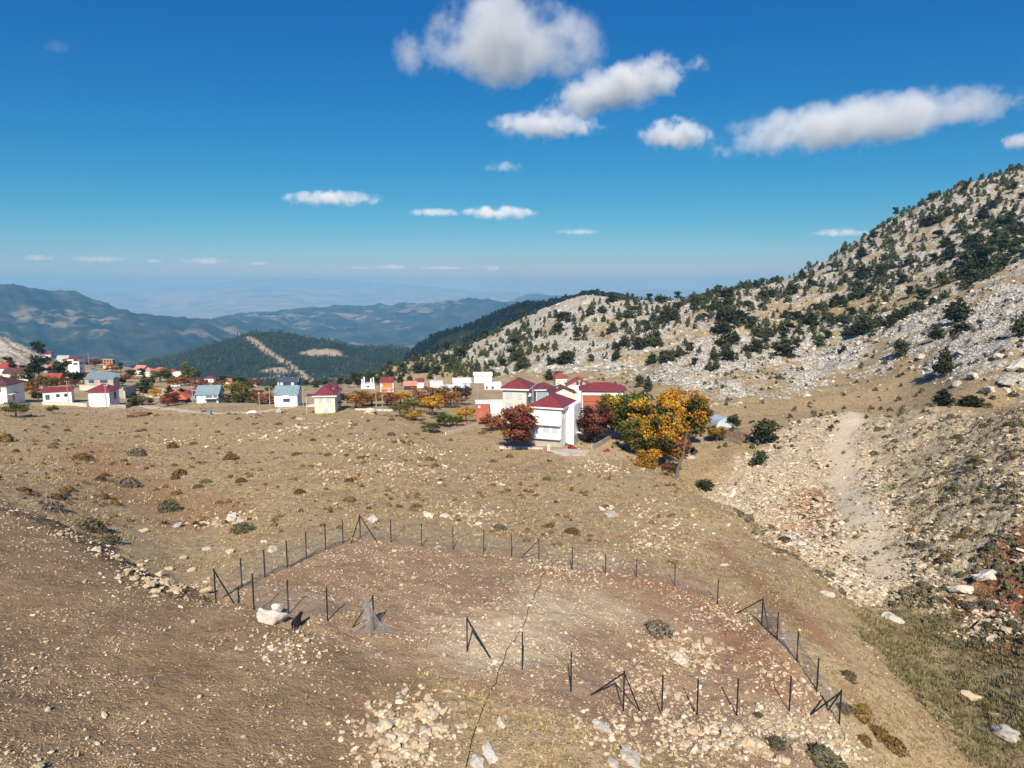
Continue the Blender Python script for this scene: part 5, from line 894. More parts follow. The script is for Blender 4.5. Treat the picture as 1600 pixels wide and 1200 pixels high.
def house(u, v, Y, w, d, h, rot, wall, rk, rh, rcol, label, wins=(), o=.45, name='house', group='houses of the village', chim=None, extra=None, along=None, base=3.0, trim='white', fascia=False):
    p = at(u, v, Y); p.z = max(p.z, gz1(p.x, p.y) - .4); e = link(name, None, loc=p, rot=(0, 0, R(rot))); tagged(e, label, 'house' if name == 'house' else name.replace('_', ' '), group)
    b = MB().box(-w / 2, w / 2, 0, d, -base, h)
    if rk == 'gx': b.add([(s * (w / 2 - .002), y, z) for s in (-1, 1) for y, z in ((0, h), (d, h), (d / 2, h + rh))], [(0, 1, 2), (3, 5, 4), (0, 2, 5, 3), (1, 4, 5, 2)])
    if rk == 'gy': b.add([(x, y, z) for y in (.002, d - .002) for x, z in ((-w / 2, h), (w / 2, h), (0, h + rh))], [(0, 1, 2), (3, 5, 4), (0, 2, 5, 3), (1, 4, 5, 2)])
    b.build('wall', W[wall], e)
    if rk == 'hip': rf = roof_hip(w, d, h, rh, o, along=along)
    elif rk in ('gx', 'gy'): rf = roof_gable(w, d, h, rh, o, along=rk[1])
    else: rf = MB().add([(-w / 2 - o, -o, h), (w / 2 + o, -o, h), (w / 2 + o, d + o, h + rh), (-w / 2 - o, d + o, h + rh), (-w / 2 - o, -o, h + .18), (w / 2 + o, -o, h + .18), (w / 2 + o, d + o, h + rh + .18), (-w / 2 - o, d + o, h + rh + .18)], [(3, 2, 1, 0), (4, 5, 6, 7), (0, 1, 5, 4), (1, 2, 6, 5), (2, 3, 7, 6), (3, 0, 4, 7)])
    ro = rf.build('roof', ROOF[rcol], e)
    if fascia: MB().box(-w / 2 - o - .03, w / 2 + o + .03, -o - .05, -o + .05, h - .25, h + .1).box(w / 2 + o - .05, w / 2 + o + .04, -o + .06, d + o, h - .25, h + .1).build('fascia', FRAME, e)
    for q in wins: window(e, *q[:5], w, d, q[5] if len(q) > 5 else trim, {'d': GLASS, 'p': None}[q[6]] if len(q) > 6 else None, q[7] if len(q) > 7 else 'window')
    if chim is None and name == 'house' and rk in ('hip', 'gx', 'gy') and int(u) % 3: chim = ((w * (.22 if int(u) % 2 else -.2), d * .42, -.15),)
    for (cx, cy_, ch) in (chim or ()): MB().box(cx - .3, cx + .3, cy_ - .3, cy_ + .3, h, h + rh + ch).build('chimney', W['grey'], ro)
    if extra: extra(e, w, d, h)
    return e
def balcony(x0, x1, z, dep=1.2, wall=True, roofed=False):
    def f(e, w, d, h):
        b = MB().box(x0, x1, -dep, 0, z - .15, z).build('balcony', FRAME, e)
        r = MB().box(x0, x1, -dep - .04, -dep + .06, z + .0, z + .95 if wall else z + .08)
        if not wall:
            r.box(x0, x1, -dep - .03, -dep + .03, z + .9, z + .96)
            for k in range(9): xx = x0 + (x1 - x0) * k / 8; r.box(xx - .02, xx + .02, -dep - .02, -dep + .02, z + .08, z + .9)
        r.build('railing', FRAME, b)
    return f
def multi(*fs): return lambda e, w, d, h: [f(e, w, d, h) for f in fs]
def dish(x, y, z, r=.55):
    def f(e, w, d, h):
        n = 14; co = [(0, .12, 0)] + [(math.cos(a) * r, -.08, math.sin(a) * r) for a in np.arange(n) * 2 * math.pi / n] + [(0, .16, 0)] + [(math.cos(a) * r, -.04, math.sin(a) * r) for a in np.arange(n) * 2 * math.pi / n]
        fs = [(0, 1 + i, 1 + (i + 1) % n) for i in range(n)] + [(n + 1, n + 2 + (i + 1) % n, n + 2 + i) for i in range(n)]
        link('satellite_dish', mesh('satellite_dish', co, fs, [FRAME]), e, (x, y, z), (R(-20), 0, R(8)))
    return f
# --- the two near houses
def big_white(e, w, d, h):
    balcony(-w / 2 + .4, w / 2, 3.9, .9, True)(e, w, d, h); balcony(-w / 2 + 1.0, w / 2, .9, .9, True)(e, w, d, h); dish(-w / 2 - .55, .3, 6.2, .62)(e, w, d, h); dish(-w / 2 - .5, .4, 5.0, .45)(e, w, d, h)
    MB().box(w / 2 + .001, w / 2 + 1.7, 4.2, d - .01, -2.0, h - .02).build('wing', W['white'], e)
    roof_gable(1.9, d - 4.1, h - .02, .9, .35, 4.15, 'x')
    b = MB().box(w / 2 + .6, w / 2 + 3.0, d - 2.5, d - .6, 3.9, 4.1).build('balcony', FRAME, e); MB().box(w / 2 + 2.9, w / 2 + 3.0, d - 2.5, d - .6, 4.1, 5.0).build('railing', FRAME, b)
    b = MB().box(w / 2 + .6, w / 2 + 3.2, d - 3.5, d - .6, 1.0, 1.2).build('balcony', FRAME, e); MB().box(w / 2 + 3.1, w / 2 + 3.2, d - 3.5, d - .6, 1.2, 2.2).build('railing', FRAME, b)
    MB().box(-w / 2 - .03, w / 2 + .03, -.03, .0, -3, .75).build('plinth', W['grey'], e); MB().box(w / 2 + 1.702, w / 2 + 1.74, 4.16, d, -3, .9).build('plinth', W['grey'], e)
    MB().box(-w / 2 + .6, w / 2 - .1, -.98, -.90, 4.96, 5.02).build('hand_rail', METAL, e)
house(852, 690, 152, 7.2, 10.0, 7.6, -20, 'white', 'hip', 2.2, 'maroon', 'tall white house with a maroon hip roof, nearest in the village', [('f', -2.2, 1.9, 1.2, 1.5), ('f', .2, 1.9, 1.4, 1.9), ('f', 2.2, 1.9, 1.2, 1.5), ('r', 1.2, 5.0, .9, 1.2), ('r', 2.9, 5.0, .8, 1.2)], .55, extra=big_white, fascia=True, along='y')
house(804, 643, 172, 5.9, 8.5, 5.6, -11, 'beige', 'hip', 2.1, 'maroon', 'beige two-storey house with a maroon hip roof beside the white one', [('f', -1.4, 3.3, 1.3, 1.5, 'mauve'), ('f', 1.25, 3.1, .7, 1.2, 'mauve'), ('f', -1.4, .4, 1.3, 1.6, 'mauve'), ('f', .9, .6, .8, .8, 'mauve'), ('r', 3.5, 3.2, 1.0, 1.2, 'mauve')], .7, extra=multi(dish(2.95 + .6, 1.0, 4.1, .45)), fascia=True)
house(852, 632, 214, 5.6, 6.5, 4.6, 5, 'slate', 'hip', 1.7, 'darkred', 'blue-grey boarded house with a dark red roof behind the white one', [('f', 1.3, 2.2, 1.1, 1.3), ('r', 2.5, 2.0, 1.0, 1.3)], .6, fascia=True, extra=lambda e, w, d, h: MB().box(w / 2 - .14, w / 2 + .03, -.04, .1, -1, h).box(-w / 2 - .03, -w / 2 + .14, -.04, .1, -1, h).build('corner_trim', FRAME, e))
house(877, 606, 262, 4.2, 5.0, 3.9, 5, 'cream', 'hip', 1.5, 'red', 'small cream tower house with pink shutters under the limestone', [('f', -1.2, 1.6, .7, 1.1, 'pink'), ('f', 1.1, 1.6, .7, 1.1, 'pink')], .7)
house(880, 628, 200, 7.0, 6, 2.6, 4, 'yellow', 'gy', 1.5, 'darkred', 'yellow-gabled house with a dark roof directly behind the white one', [('f', 0, 1.2, 1.2, 1.2)], .6, fascia=False)
house(905, 618, 235, 8.0, 6, 3.4, 0, 'white', 'gy', 2.2, 'red', 'white house with a red brick gable behind the big red roof', [('f', -.6, 3.7, .7, 1.0, 'dark', 'd'), ('f', .6, 3.7, .7, 1.0, 'dark', 'd'), ('f', -2.4, 1.0, 1.1, 1.3)], .5, extra=lambda e, w, d, h: MB().add([(-w / 2 + .3, -.02, h + .05), (w / 2 - .3, -.02, h + .05), (0, -.02, h + 2.0), (-w / 2 + .3, .01, h + .05), (w / 2 - .3, .01, h + .05), (0, .01, h + 2.0)], [(0, 1, 2), (3, 5, 4), (0, 3, 4, 1), (1, 4, 5, 2), (2, 5, 3, 0)]).build('gable_panel', W['pink'], e))
house(942, 634, 192, 11.5, 7, 4.2, -4, 'white', 'hip', 1.7, 'maroon', 'long low house under the largest maroon roof beside the grove', [('f', 3.5, 1.8, 1.2, 1.3), ('f', 5.0, 1.8, .8, 1.3)], .8)
house(932, 640, 178, 6.6, 4, 2.2, -4, 'redbrick', 'flat', .7, 'orange', 'orange-red lean-to in front of the long maroon-roofed house', (), .2, 'shed', 'sheds of the village')
# --- middle of the village
house(508, 645, 200, 5.7, 13, 4.9, 6, 'yellow', 'hip', 1.9, 'maroon', 'pale yellow house with a wide maroon roof and mauve window frames', [('f', -1.2, 2.9, 1.2, 1.3, 'mauve'), ('f', 1.1, 2.9, 1.2, 1.3, 'mauve'), ('f', .25, .15, 1.1, 1.1, 'mauve')], .55, along='y', chim=((1.6, 6.0, -.6),), fascia=True,
      extra=lambda e, w, d, h: [MB().box(-w / 2 - 2.4, -w / 2 - .001, -.4, 3.4, h - .02, h + .16).build('porch_roof', ROOF['maroon'], e), MB().box(-w / 2 - 2.3, -w / 2 - 2.1, -.3, -.1, -2, h - .02).build('porch_post', SURR, e), MB().box(-w / 2 - 2.3, -w / 2 - .002, -.2, 3.2, 1.9, 2.1).build('veranda', FRAME, e), roof_hip(3.6, 5, h + 1.0, 1.2, .5, 9).build('upper_roof', ROOF['maroon'], e), MB().box(-1.5, 1.9, 9.2, 13.6, h, h + 1.0).build('upper_wall', W['blue'], e), MB().box(w / 2 + .001, w / 2 + 1.3, 5.2, 7.2, 1.8, 2.0).build('porch_roof', ROOF['maroon'], e)])
house(447, 633, 226, 7.2, 7, 3.5, 5, 'white', 'gx', 2.3, 'teal', 'white house with a blue-grey roof and a recessed balcony', [('f', .2, 1.1, 1.9, 1.2, 'dark', 'd'), ('f', .2, 2.45, 1.9, 1.0, 'dark', 'd'), ('r', 4.2, 1.2, .8, 1.0, 'dark', 'd')], .35, extra=balcony(-1.0, 1.3, 2.3, .5, True))
house(325, 640, 236, 7.0, 7, 3.4, 7, 'blue', 'gx', 2.4, 'teal', 'pale blue house with a blue-grey roof and a wooden balcony', [('f', .6, .3, 1.6, 1.2, 'dark', 'd'), ('f', 2.2, .3, 1.2, 1.2, 'dark', 'd'), ('f', .6, 2.3, 1.8, .9, 'dark', 'd'), ('f', 2.6, 2.3, .9, .9, 'dark', 'd'), ('r', 4.5, 1.4, .9, 1.0, 'dark', 'd')], .4, extra=balcony(-.8, 3.4, 2.0, 1.1, False), chim=((2.6, 3.4, -.3), (-.6, 3.5, -.6)))
house(272, 635, 238, 7.2, 6, 1.9, 8, 'dark', 'hip', 2.3, 'orange', 'low house under a bright orange hip roof', [('f', 2.0, .3, 1.0, 1.0, 'dark', 'd')], 1.0)
house(293, 630, 262, 5.5, 4.5, 1.9, 8, 'slate', 'hip', 1.2, 'darkred', 'small house with a dark red roof behind the orange one', (), .4)
house(306, 620, 288, 2.4, 2.4, 2.7, 5, 'blue', 'hip', .9, 'maroon', 'tiny tower with a maroon cap behind the blue-roofed house', (), .4, 'water_tower', None)
house(449, 603, 330, 9.4, 6, 2.0, 4, 'navy', 'gx', 1.7, 'navy', 'navy blue modern cabin with white gable trim', [('f', -2.6, .5, 1.1, 1.2), ('f', 2.4, .4, 1.2, 1.2), ('f', -4.1, .3, .5, 1.6)], .3, extra=lambda e, w, d, h: MB().add([(w / 2 + .32, -.3, h - .25), (w / 2 + .38, -.3, h - .25), (w / 2 + .38, -.1, h - .25), (w / 2 + .32, d / 2, h + 1.95), (w / 2 + .38, d / 2, h + 1.95), (w / 2 + .38, d / 2, h + 1.65)], [(0, 1, 4, 3), (1, 2, 5, 4), (0, 2, 1), (3, 4, 5), (0, 3, 5, 2)]).build('gable_trim', FRAME, e))
house(605, 617, 330, 6.0, 6, 5.0, 6, 'orange', 'gx', 1.9, 'maroon', 'orange brick house with white corners and a maroon roof', [('f', -2.4, 2.8, .7, 1.2), ('f', .9, .4, 1.2, 1.6)], .3, extra=multi(balcony(-2.9, 2.9, 1.9, .8, False), lambda e, w, d, h: MB().box(-w / 2 - .06, -w / 2 + .35, -.06, .3, -2, h).box(w / 2 - .35, w / 2 + .06, -.06, .3, -2, h).box(-w / 2 + .36, w / 2 - .36, -.05, .02, h - .35, h).build('corner_trim', FRAME, e)))
house(641, 609, 350, 6.0, 5, 2.2, 4, 'dark', 'gx', 1.8, 'pink', 'open wooden house with a salmon tiled roof', (), .4)
house(656, 605, 372, 4.0, 4.5, 3.0, 5, 'white', 'gx', 1.4, 'maroon', 'small white house with a maroon roof beside the salmon one', [('f', .6, 1.2, .8, 1.0)], .4)
house(682, 608, 362, 6.4, 5, 3.2, 5, 'white', 'flat', .2, 'white', 'plain white flat-roofed house with a mast', [('f', 1.2, 1.3, 1.0, 1.0)], .15, chim=((-.6, 2, 2.5),))
house(722, 606, 365, 9.0, 7, 2.4, 8, 'white', 'gx', 1.9, 'white', 'white barn with a white roof and blue doors', [('f', 1.6, .2, 2.4, 1.6, 'navy'), ('f', 4.0, .2, .8, 1.8, 'navy')], .35)
house(755, 599, 395, 10.0, 7, 4.3, 6, 'white', 'gx', 1.6, 'white', 'white two-storey house with a pale roof behind the barn', [('f', -3.2, 2.4, .9, 1.1), ('f', -1.4, 2.4, .9, 1.1), ('f', 1.6, 2.4, .8, 1.1), ('f', 3.6, .6, 1.2, 1.3)], .4)
house(770, 609, 330, 7.6, 5, 2.0, 7, 'white', 'gx', 1.3, 'white', 'low white house with a white roof on the bare slope', [('f', -2.8, .5, .7, .9, 'dark', 'd'), ('f', 0, .5, 1.0, .9, 'dark', 'd')], .3)
house(708, 618, 300, 9.5, 5, 2.0, 5, 'white', 'flat', 1.4, 'white', 'long white shed roof behind the orchard', (), .5, 'shed', 'sheds of the village')
house(754, 642, 186, 3.4, 3, 1.9, 4, 'redbrick', 'flat', .4, 'white', 'small orange shed with a white roof beside the orchard', [('f', -.9, .9, .4, .4)], .2, 'shed', 'sheds of the village')
house(776, 640, 190, 3.8, 2.5, 1.9, 4, 'white', 'flat', .3, 'white', 'white annex between the orange shed and the beige house', (), .15, 'shed', 'sheds of the village')
house(575, 610, 372, 7.0, 4, 3.2, 5, 'white', 'flat', .3, 'tin', 'unfinished white house with bare pillars', [('f', 0, 1.2, 1.6, 1.0, 'white', 'd')], .1, extra=lambda e, w, d, h: [MB().box(x - .3, x + .3, .2, .8, h + .2, h + 2.2 + k).build('pillar', W['white'], e) for x, k in ((-3, .3), (-1.9, 1.4), (1.6, .6), (2.9, 1.1))])
# --- left of the village
house(-14, 629, 232, 10.5, 9.5, 5.6, 4, 'white', 'hip', 2.6, 'brown', 'large cream house with a brown roof at the left picture edge', [('f', 2.8, 3.6, 1.2, 1.3, 'dark', 'd'), ('r', 3.5, .2, .9, 2.0, 'dark', 'd', 'door')], .8, chim=((1.4, 2.6, .1),), extra=lambda e, w, d, h: MB().add([(w / 2 + .01, .3, 2.6), (w / 2 + 1.2, .3, 2.4), (w / 2 + 1.2, 5, 2.4), (w / 2 + .01, 5, 2.6), (w / 2 + .01, .3, 2.75), (w / 2 + 1.2, .3, 2.52), (w / 2 + 1.2, 5, 2.52), (w / 2 + .01, 5, 2.75)], [(3, 2, 1, 0), (4, 5, 6, 7), (0, 1, 5, 4), (1, 2, 6, 5), (2, 3, 7, 6), (3, 0, 4, 7)]).build('canopy', W['cream'], e))
house(90, 625, 246, 8.6, 6.0, 2.9, 24, 'white', 'gx', 1.3, 'maroon', 'small white bungalow with a maroon roof and navy windows', [('f', .2, 1.1, .9, .9, 'navy', 'd'), ('f', 2.6, 1.1, .9, .9, 'navy', 'd'), ('f', -2.9, .3, 1.2, 1.7, 'mauve', 'd'), ('l', 3.0, 1.2, .9, 1.0)], .25)
house(155, 627, 236, 6.7, 7.2, 3.3, 5, 'white', 'hip', 2.1, 'maroon', 'white bungalow with a broad maroon hip roof by the road', [('f', -.6, .9, .6, 1.4), ('f', 1.4, .9, .6, 1.4), ('f', 2.1, .9, .6, 1.4), ('r', 4.2, .1, 1.4, 2.4, 'dark', 'd', 'door')], .8)
house(116, 585, 402, 6.2, 6, 8.9, 5, 'white', 'hip', .9, 'maroon', 'tall white three-storey house on the hill', [('f', 1.2, 5.4, 2.2, 1.2, 'white', 'd'), ('f', 1.6, 7.5, 2.6, 1.0, 'navy', 'd'), ('r', 2, 5.4, 1.2, 1.3, 'dark', 'd'), ('r', 4.4, 5.4, 1.0, 1.3, 'dark', 'd'), ('r', 2, 2.4, 1.2, 1.3, 'dark', 'd')], .5)
house(155, 599, 332, 13.0, 6, 2.1, 3, 'grey', 'flat', 1.9, 'teal', 'long grey-blue shed roof above the concrete wall', [('f', -3.5, .3, 2.2, 1.2, 'dark', 'd'), ('f', 2.2, .3, 3.2, 1.2, 'dark', 'd')], .4, 'shed', 'sheds of the village')
house(155, 592, 350, 12.0, 4, 2.4, 3, 'grey', 'flat', .1, 'tin', 'pale concrete block behind the grey-blue shed roof', (), .1, 'shed', 'sheds of the village')
house(4, 582, 348, 8, 6, 2.2, 6, 'white', 'hip', 2.3, 'red', 'house under the bright red roof at the left edge of the hill', (), .7); house(24, 588, 330, 11, 6, 1.6, 4, 'white', 'gx', 2.0, 'brown', 'long house with a brown-red roof above the cream house', (), .5)
house(83, 583, 345, 5.2, 5, 1.8, 4, 'cream', 'gx', 1.7, 'red', 'small house with a faded red roof left of the dark pine', (), .5); house(82, 598, 318, 6.2, 5, 2.2, 5, 'orange', 'gx', 1.7, 'red', 'orange-walled cottage under the faded red roof', [('f', .6, .5, .9, .9, 'white', 'd')], .5)
house(73, 568, 455, 5.5, 4, 1.8, 5, 'blue', 'gx', 1.4, 'maroon', 'far little house with a maroon roof on the hill road', (), .4); house(97, 567, 455, 6.6, 5, 2.2, 5, 'white', 'gx', 2.2, 'tin', 'far white barn with a pale roof on the hill', (), .4); house(103, 570, 440, 3.8, 3, 3.2, 5, 'orange', 'flat', .2, 'darkred', 'orange shed beside the far white barn', (), .1, 'shed', 'sheds of the village')
def skeleton(u, v, Y):
    p = at(u, v, Y); e = link('building_frame', None, loc=p); tagged(e, 'unfinished tan building of bare floors and columns', 'building')
    for k in range(3): MB().box(-5, 5, 0, 5, k * 1.6, k * 1.6 + .35).build('floor_slab', W['tan'], e)
    for k in range(6): MB().box(-4.9 + k * 1.9, -4.4 + k * 1.9, .1, .6, .36, 3.19).build('column', W['tan'], e)
    MB().box(-4.9, 4.9, 4.5, 4.9, .36, 3.19).build('wall', W['tan'], e)
skeleton(164, 570, 480)
house(167, 574, 462, 4.6, 4, 1.2, 5, 'cream', 'hip', 1.5, 'orange', 'orange roof below the unfinished tan building', (), .4); house(216, 586, 430, 7.0, 6, 3.2, -20, 'white', 'gx', 2.4, 'pink', 'white house with a salmon gable roof on the far slope', [('f', 1.5, 1.2, 1.0, 1.1)], .4); house(230, 588, 425, 5.0, 5, 3.2, -10, 'yellow', 'hip', 1.6, 'pink', 'yellow house with a salmon roof joined to the far slope one', [('f', -.8, 1.2, .8, 1.1)], .4)
house(249, 588, 462, 7.2, 5, 3.4, 5, 'cream', 'hip', 1.3, 'orange', 'far house with an orange roof half hidden by trees', (), .5); house(268, 592, 482, 6.5, 5, 3.2, 5, 'white', 'hip', 1.4, 'red', 'far white house with a red roof before the pine hill', [('f', .8, 1.2, 1.0, 1.0)], .5); house(278, 592, 475, 4.5, 4, 3.6, 5, 'white', 'flat', .1, 'white', 'plain white block beside the far red-roofed house', (), .1)
house(327, 603, 420, 5.2, 5, 2.6, 6, 'white', 'hip', 1.3, 'maroon', 'white cottage with a maroon roof in the far trees', [('f', -.8, .9, .6, .8, 'dark', 'd'), ('f', 1.2, .9, .6, .8, 'dark', 'd')], .5); house(357, 603, 452, 3.6, 4, 2.4, 6, 'white', 'gx', 1.3, 'orange', 'far small house with an orange roof', (), .3); house(365, 605, 440, 3.6, 4, 2.2, 10, 'white', 'gx', 1.3, 'orange', 'second far small house with an orange roof', (), .3)
house(396, 604, 400, 3.6, 3, 1.4, 25, 'white', 'gy', 1.4, 'maroon', 'little white gable before the far wood', (), .3)
# --- walls, pavement, fences, poles, small things
def run_wall(pts, Y, h, th, mat, label, name='retaining_wall', drop=3.0, snap=True):
    a = [at(u, v, y) for (u, v), y in zip(pts, Y)]; b = MB(); o = a[0]
    for p in a: p.z = gz1(p.x, p.y) if snap else p.z
    for p, q in zip(a[:-1], a[1:]):
        d = (q - p); n = Vector((-d.y, d.x, 0)).normalized() * th; c = []
        for r in (p, q):
            for s in (0, 1): c += [tuple(r - o + n * s + Vector((0, 0, -drop))), tuple(r - o + n * s + Vector((0, 0, h)))]
        b.add(c, [(0, 1, 5, 4), (2, 6, 7, 3), (1, 3, 7, 5), (0, 2, 3, 1), (4, 5, 7, 6)])
    return tagged(b.build(name, mat, None, o), label, 'wall')
CONC = W['grey']; RUB = plain('rubble_masonry', (.47, .42, .35), .95, .28, 2.2, bump=.6); PALEC = plain('pale_concrete', (.62, .57, .48), .9, .12, 1.2)
run_wall([(124, 604), (183, 604)], (300, 302), 2.2, .4, PALEC, 'pale concrete retaining wall under the grey-blue shed'); run_wall([(193, 613), (212, 605)], (270, 292), 4.2, .5, CONC, 'dark grey concrete wall at the road bend'); run_wall([(182, 606), (193, 613)], (288, 270), 3.0, .5, PALEC, 'pale end of the concrete wall at the road bend')
run_wall([(170, 634), (196, 631), (209, 632)], (228, 230, 238), 1.3, .4, RUB, 'rough stone wall before the white bungalow'); run_wall([(66, 630), (100, 628), (135, 630)], (236, 236, 234), 1.1, .3, PALEC, 'pale low wall before the small bungalow', 'garden_wall'); run_wall([(0, 634), (44, 631)], (222, 226), .9, .3, RUB, 'low stone wall below the large cream house', 'garden_wall')
run_wall([(697, 668), (722, 660), (748, 650)], (166, 174, 184), .7, .35, PALEC, 'pale wall climbing along the orchard side', 'garden_wall'); run_wall([(555, 640), (610, 640), (650, 641)], (206, 205, 204), .5, .3, PALEC, 'low pale wall below the fruit trees', 'garden_wall'); run_wall([(780, 686), (800, 690), (822, 693), (848, 699)], (150, 149.5, 149, 147), .5, .3, PALEC, 'low wall under the red cherry tree', 'garden_wall'); run_wall([(926, 700), (945, 690), (962, 676)], (147, 156, 168), 1.0, .35, RUB, 'rough wall along the path right of the white house', 'garden_wall')
MB().box(-.35, .35, -.35, .35, -1, 1.7).build('gate_post', PALEC, None, at(857, 706, 146)); tagged(bpy.data.objects['gate_post'], 'square pale gate pillar in front of the white house', 'gate post')
def patch(px, name, mat, lift=.05):
    q = [hit(u, v) for (u, v) in px]; c = sum((Vector(p) for p in q), Vector()) / len(q); n = 28; co = [(c.x, c.y, gz1(c.x, c.y) + lift)]; per = []
    for a, b in zip(q, q[1:] + q[:1]): per += [a.lerp(b, k / 6) for k in range(6)]
    rings = []
    for r in np.linspace(.2, 1, 5):
        rings.append([len(co) + i for i in range(len(per))]); co += [(c.x + (p.x - c.x) * r, c.y + (p.y - c.y) * r, gz1(c.x + (p.x - c.x) * r, c.y + (p.y - c.y) * r) + (lift if r < .99 else -.1)) for p in per]
    f = [(0, rings[0][i], rings[0][(i + 1) % len(per)]) for i in range(len(per))]
    for a, b in zip(rings[:-1], rings[1:]): f += [(a[i], b[i], b[(i + 1) % len(per)], a[(i + 1) % len(per)]) for i in range(len(per))]
    return tagged(link(name, mesh(name, co, f, [mat], smooth=True)), kind='structure')
patch([(848, 704), (890, 700), (925, 704), (915, 714), (880, 714)], 'pavement', plain('worn_concrete', (.60, .54, .44), .9, .15, .6), .12)
def road(px, wd, name, mat, lift=.06):
    q = [hit(u, v) for (u, v) in px]; pts = []
    for a, b in zip(q[:-1], q[1:]): pts += [a.lerp(b, k / 14) for k in range(14)]
    pts.append(q[-1]); co = []; n = len(pts)
    for i, p in enumerate(pts):
        d = (pts[min(i + 1, n - 1)] - pts[max(i - 1, 0)]); s = Vector((-d.y, d.x, 0)).normalized()
        for k in range(5): z = p + s * (k / 4 - .5) * wd * (1 + .15 * math.sin(i * .7)); co.append((z.x, z.y, gz1(z.x, z.y) + (lift if 0 < k < 4 else -.08)))
    f = [(i * 5 + k, i * 5 + 5 + k, i * 5 + 6 + k, i * 5 + 1 + k) for i in range(n - 1) for k in range(4)]; return tagged(link(name, mesh(name, co, f, [mat], smooth=True)), kind='structure')
GRAV = plain('road_gravel', (.60, .51, .38), .95, .12, .5); CLAY = plain('track_clay', (.40, .235, .14), .95, .15, .6)
road([(205, 631), (240, 637), (290, 643), (340, 646), (400, 644), (460, 636)], 4.5, 'road', GRAV); road([(700, 674), (745, 680), (790, 688), (850, 702), (860, 708)], 3.6, 'path', CLAY); road([(60, 571), (95, 575), (150, 580), (175, 578)], 4.5, 'street', GRAV); road([(195, 616), (215, 612), (240, 610), (300, 606), (360, 604)], 4.0, 'lane', GRAV)
WOODG = plain('grey_fence_wood', (.27, .25, .22), .95, .2, 3)
def pickets(px, label, h=1.1, step=.45):
    q = [hit(u, v) for (u, v) in px]; o = q[0]; e = link('picket_fence', None, loc=o); tagged(e, label, 'fence')
    for a, b in zip(q[:-1], q[1:]):
        n = max(2, int((b - a).length / step))
        for i in range(n):
            p = a.lerp(b, i / n); p.z = gz1(p.x, p.y); link('picket', PICK, e, p - o, (random.uniform(-.08, .08), random.uniform(-.08, .08), 0), (1, 1, h * random.uniform(.85, 1.1)))
        link('rail', bars_mesh('rail', [(tuple(a - o + Vector((0, 0, h * .7))), tuple(b - o + Vector((0, 0, h * .7))), .04)], WOODG), e)
PICK = MB().box(-.07, .07, -.03, .03, -.2, 1.0); PICK = mesh('picket', PICK.co, PICK.f, [WOODG])
pickets([(1148, 677), (1165, 683), (1186, 698)], 'grey picket fence beside the greenhouse garden', 1.2); pickets([(1110, 684), (1140, 690), (1160, 698)], 'lower picket fence round the brown garden bed', 1.0); pickets([(318, 639), (345, 640), (375, 638), (396, 636)], 'pale picket fence before the blue house', 1.0); pickets([(780, 684), (800, 688), (826, 694)], 'dark stake fence under the cherry tree', 1.2, .8)
patch([(1108, 678), (1140, 668), (1185, 684), (1180, 694), (1150, 690)], 'garden_soil', plain('tilled_soil', (.26, .14, .08), .95, .15, 1.0), .05)
def greenhouse():
    a = at(1092, 655, 205); b = at(1136, 668, 180); d = b - a; L = d.length; ax = d.normalized(); sd = Vector((-ax.y, ax.x, 0)).normalized(); e = link('greenhouse', None, loc=a); tagged(e, 'long plastic tunnel greenhouse behind the autumn grove', 'greenhouse'); r = 2.7; n = 14; m = 12
    g = NT('greenhouse_plastic'); nz = g.noise(g.pos(), .5, 3, .6); FILM = g.done(g.mix(g.ramp(nz, .35, .65), (.40, .50, .54), (.58, .67, .70)), .35, g.bump(nz, .5, .3), .5)
    co = []
    for i in range(m + 1):
        for k in range(n + 1): t = math.pi * k / n; p = ax * (L * i / m) + sd * math.cos(t) * r + Vector((0, 0, math.sin(t) * r * (.95 + .04 * math.sin(i * 2.3)))); co.append(tuple(p))
    f = [(i * (n + 1) + k, i * (n + 1) + k + 1, (i + 1) * (n + 1) + k + 1, (i + 1) * (n + 1) + k) for i in range(m) for k in range(n)]; link('film', mesh('film', co, f, [FILM], smooth=True), e)
    link('end_wall', mesh('end_wall', co[-(n + 1):], [tuple(range(n + 1))], [FILM]), e); link('end_wall', mesh('end_wall', co[:n + 1], [tuple(range(n, -1, -1))], [FILM]), e)
    for i in range(0, m + 1, 2): link('hoop', bars_mesh('hoop', [(co[i * (n + 1) + k], co[i * (n + 1) + k + 1], .04) for k in range(n)], METAL), e)
    s = MB(); wsk = []
    for k in range(n + 1): p = Vector(co[-(n + 1) + k]) + ax * .05; wsk.append(tuple(Vector((p.x, p.y, p.z * .42)) + ax * .25))
    link('torn_sheet', mesh('torn_sheet', wsk, [tuple(range(n + 1))], [FRAME]), e)
greenhouse()
POLE = plain('pole_concrete', (.36, .36, .35), .9, .1, 2)
def pole(u, vb, vt, Y, label, arm=False, r=.13, hit_=False):
    p = at(u, vb, Y); h = (vb - vt) * Y / FPX; e = link('utility_pole', None, loc=p); tagged(e, label, 'pole', 'poles of the village'); link('mast', bars_mesh('mast', [((0, 0, -1.5), (0, 0, h * .5), r), ((0, 0, h * .5), (0, 0, h), r * .8)], POLE, 6), e)
    link('crossarm', bars_mesh('crossarm', [((-.8 if arm else -.35, 0, h - .35), (.8 if arm else .35, 0, h - .35), .06)], POLE), e)
    for k in (-.7, 0, .7) if arm else (-.3, .3): link('insulator', bars_mesh('insulator', [((k, 0, h - .3), (k, 0, h - .05), .05)], FRAME, 6), e)
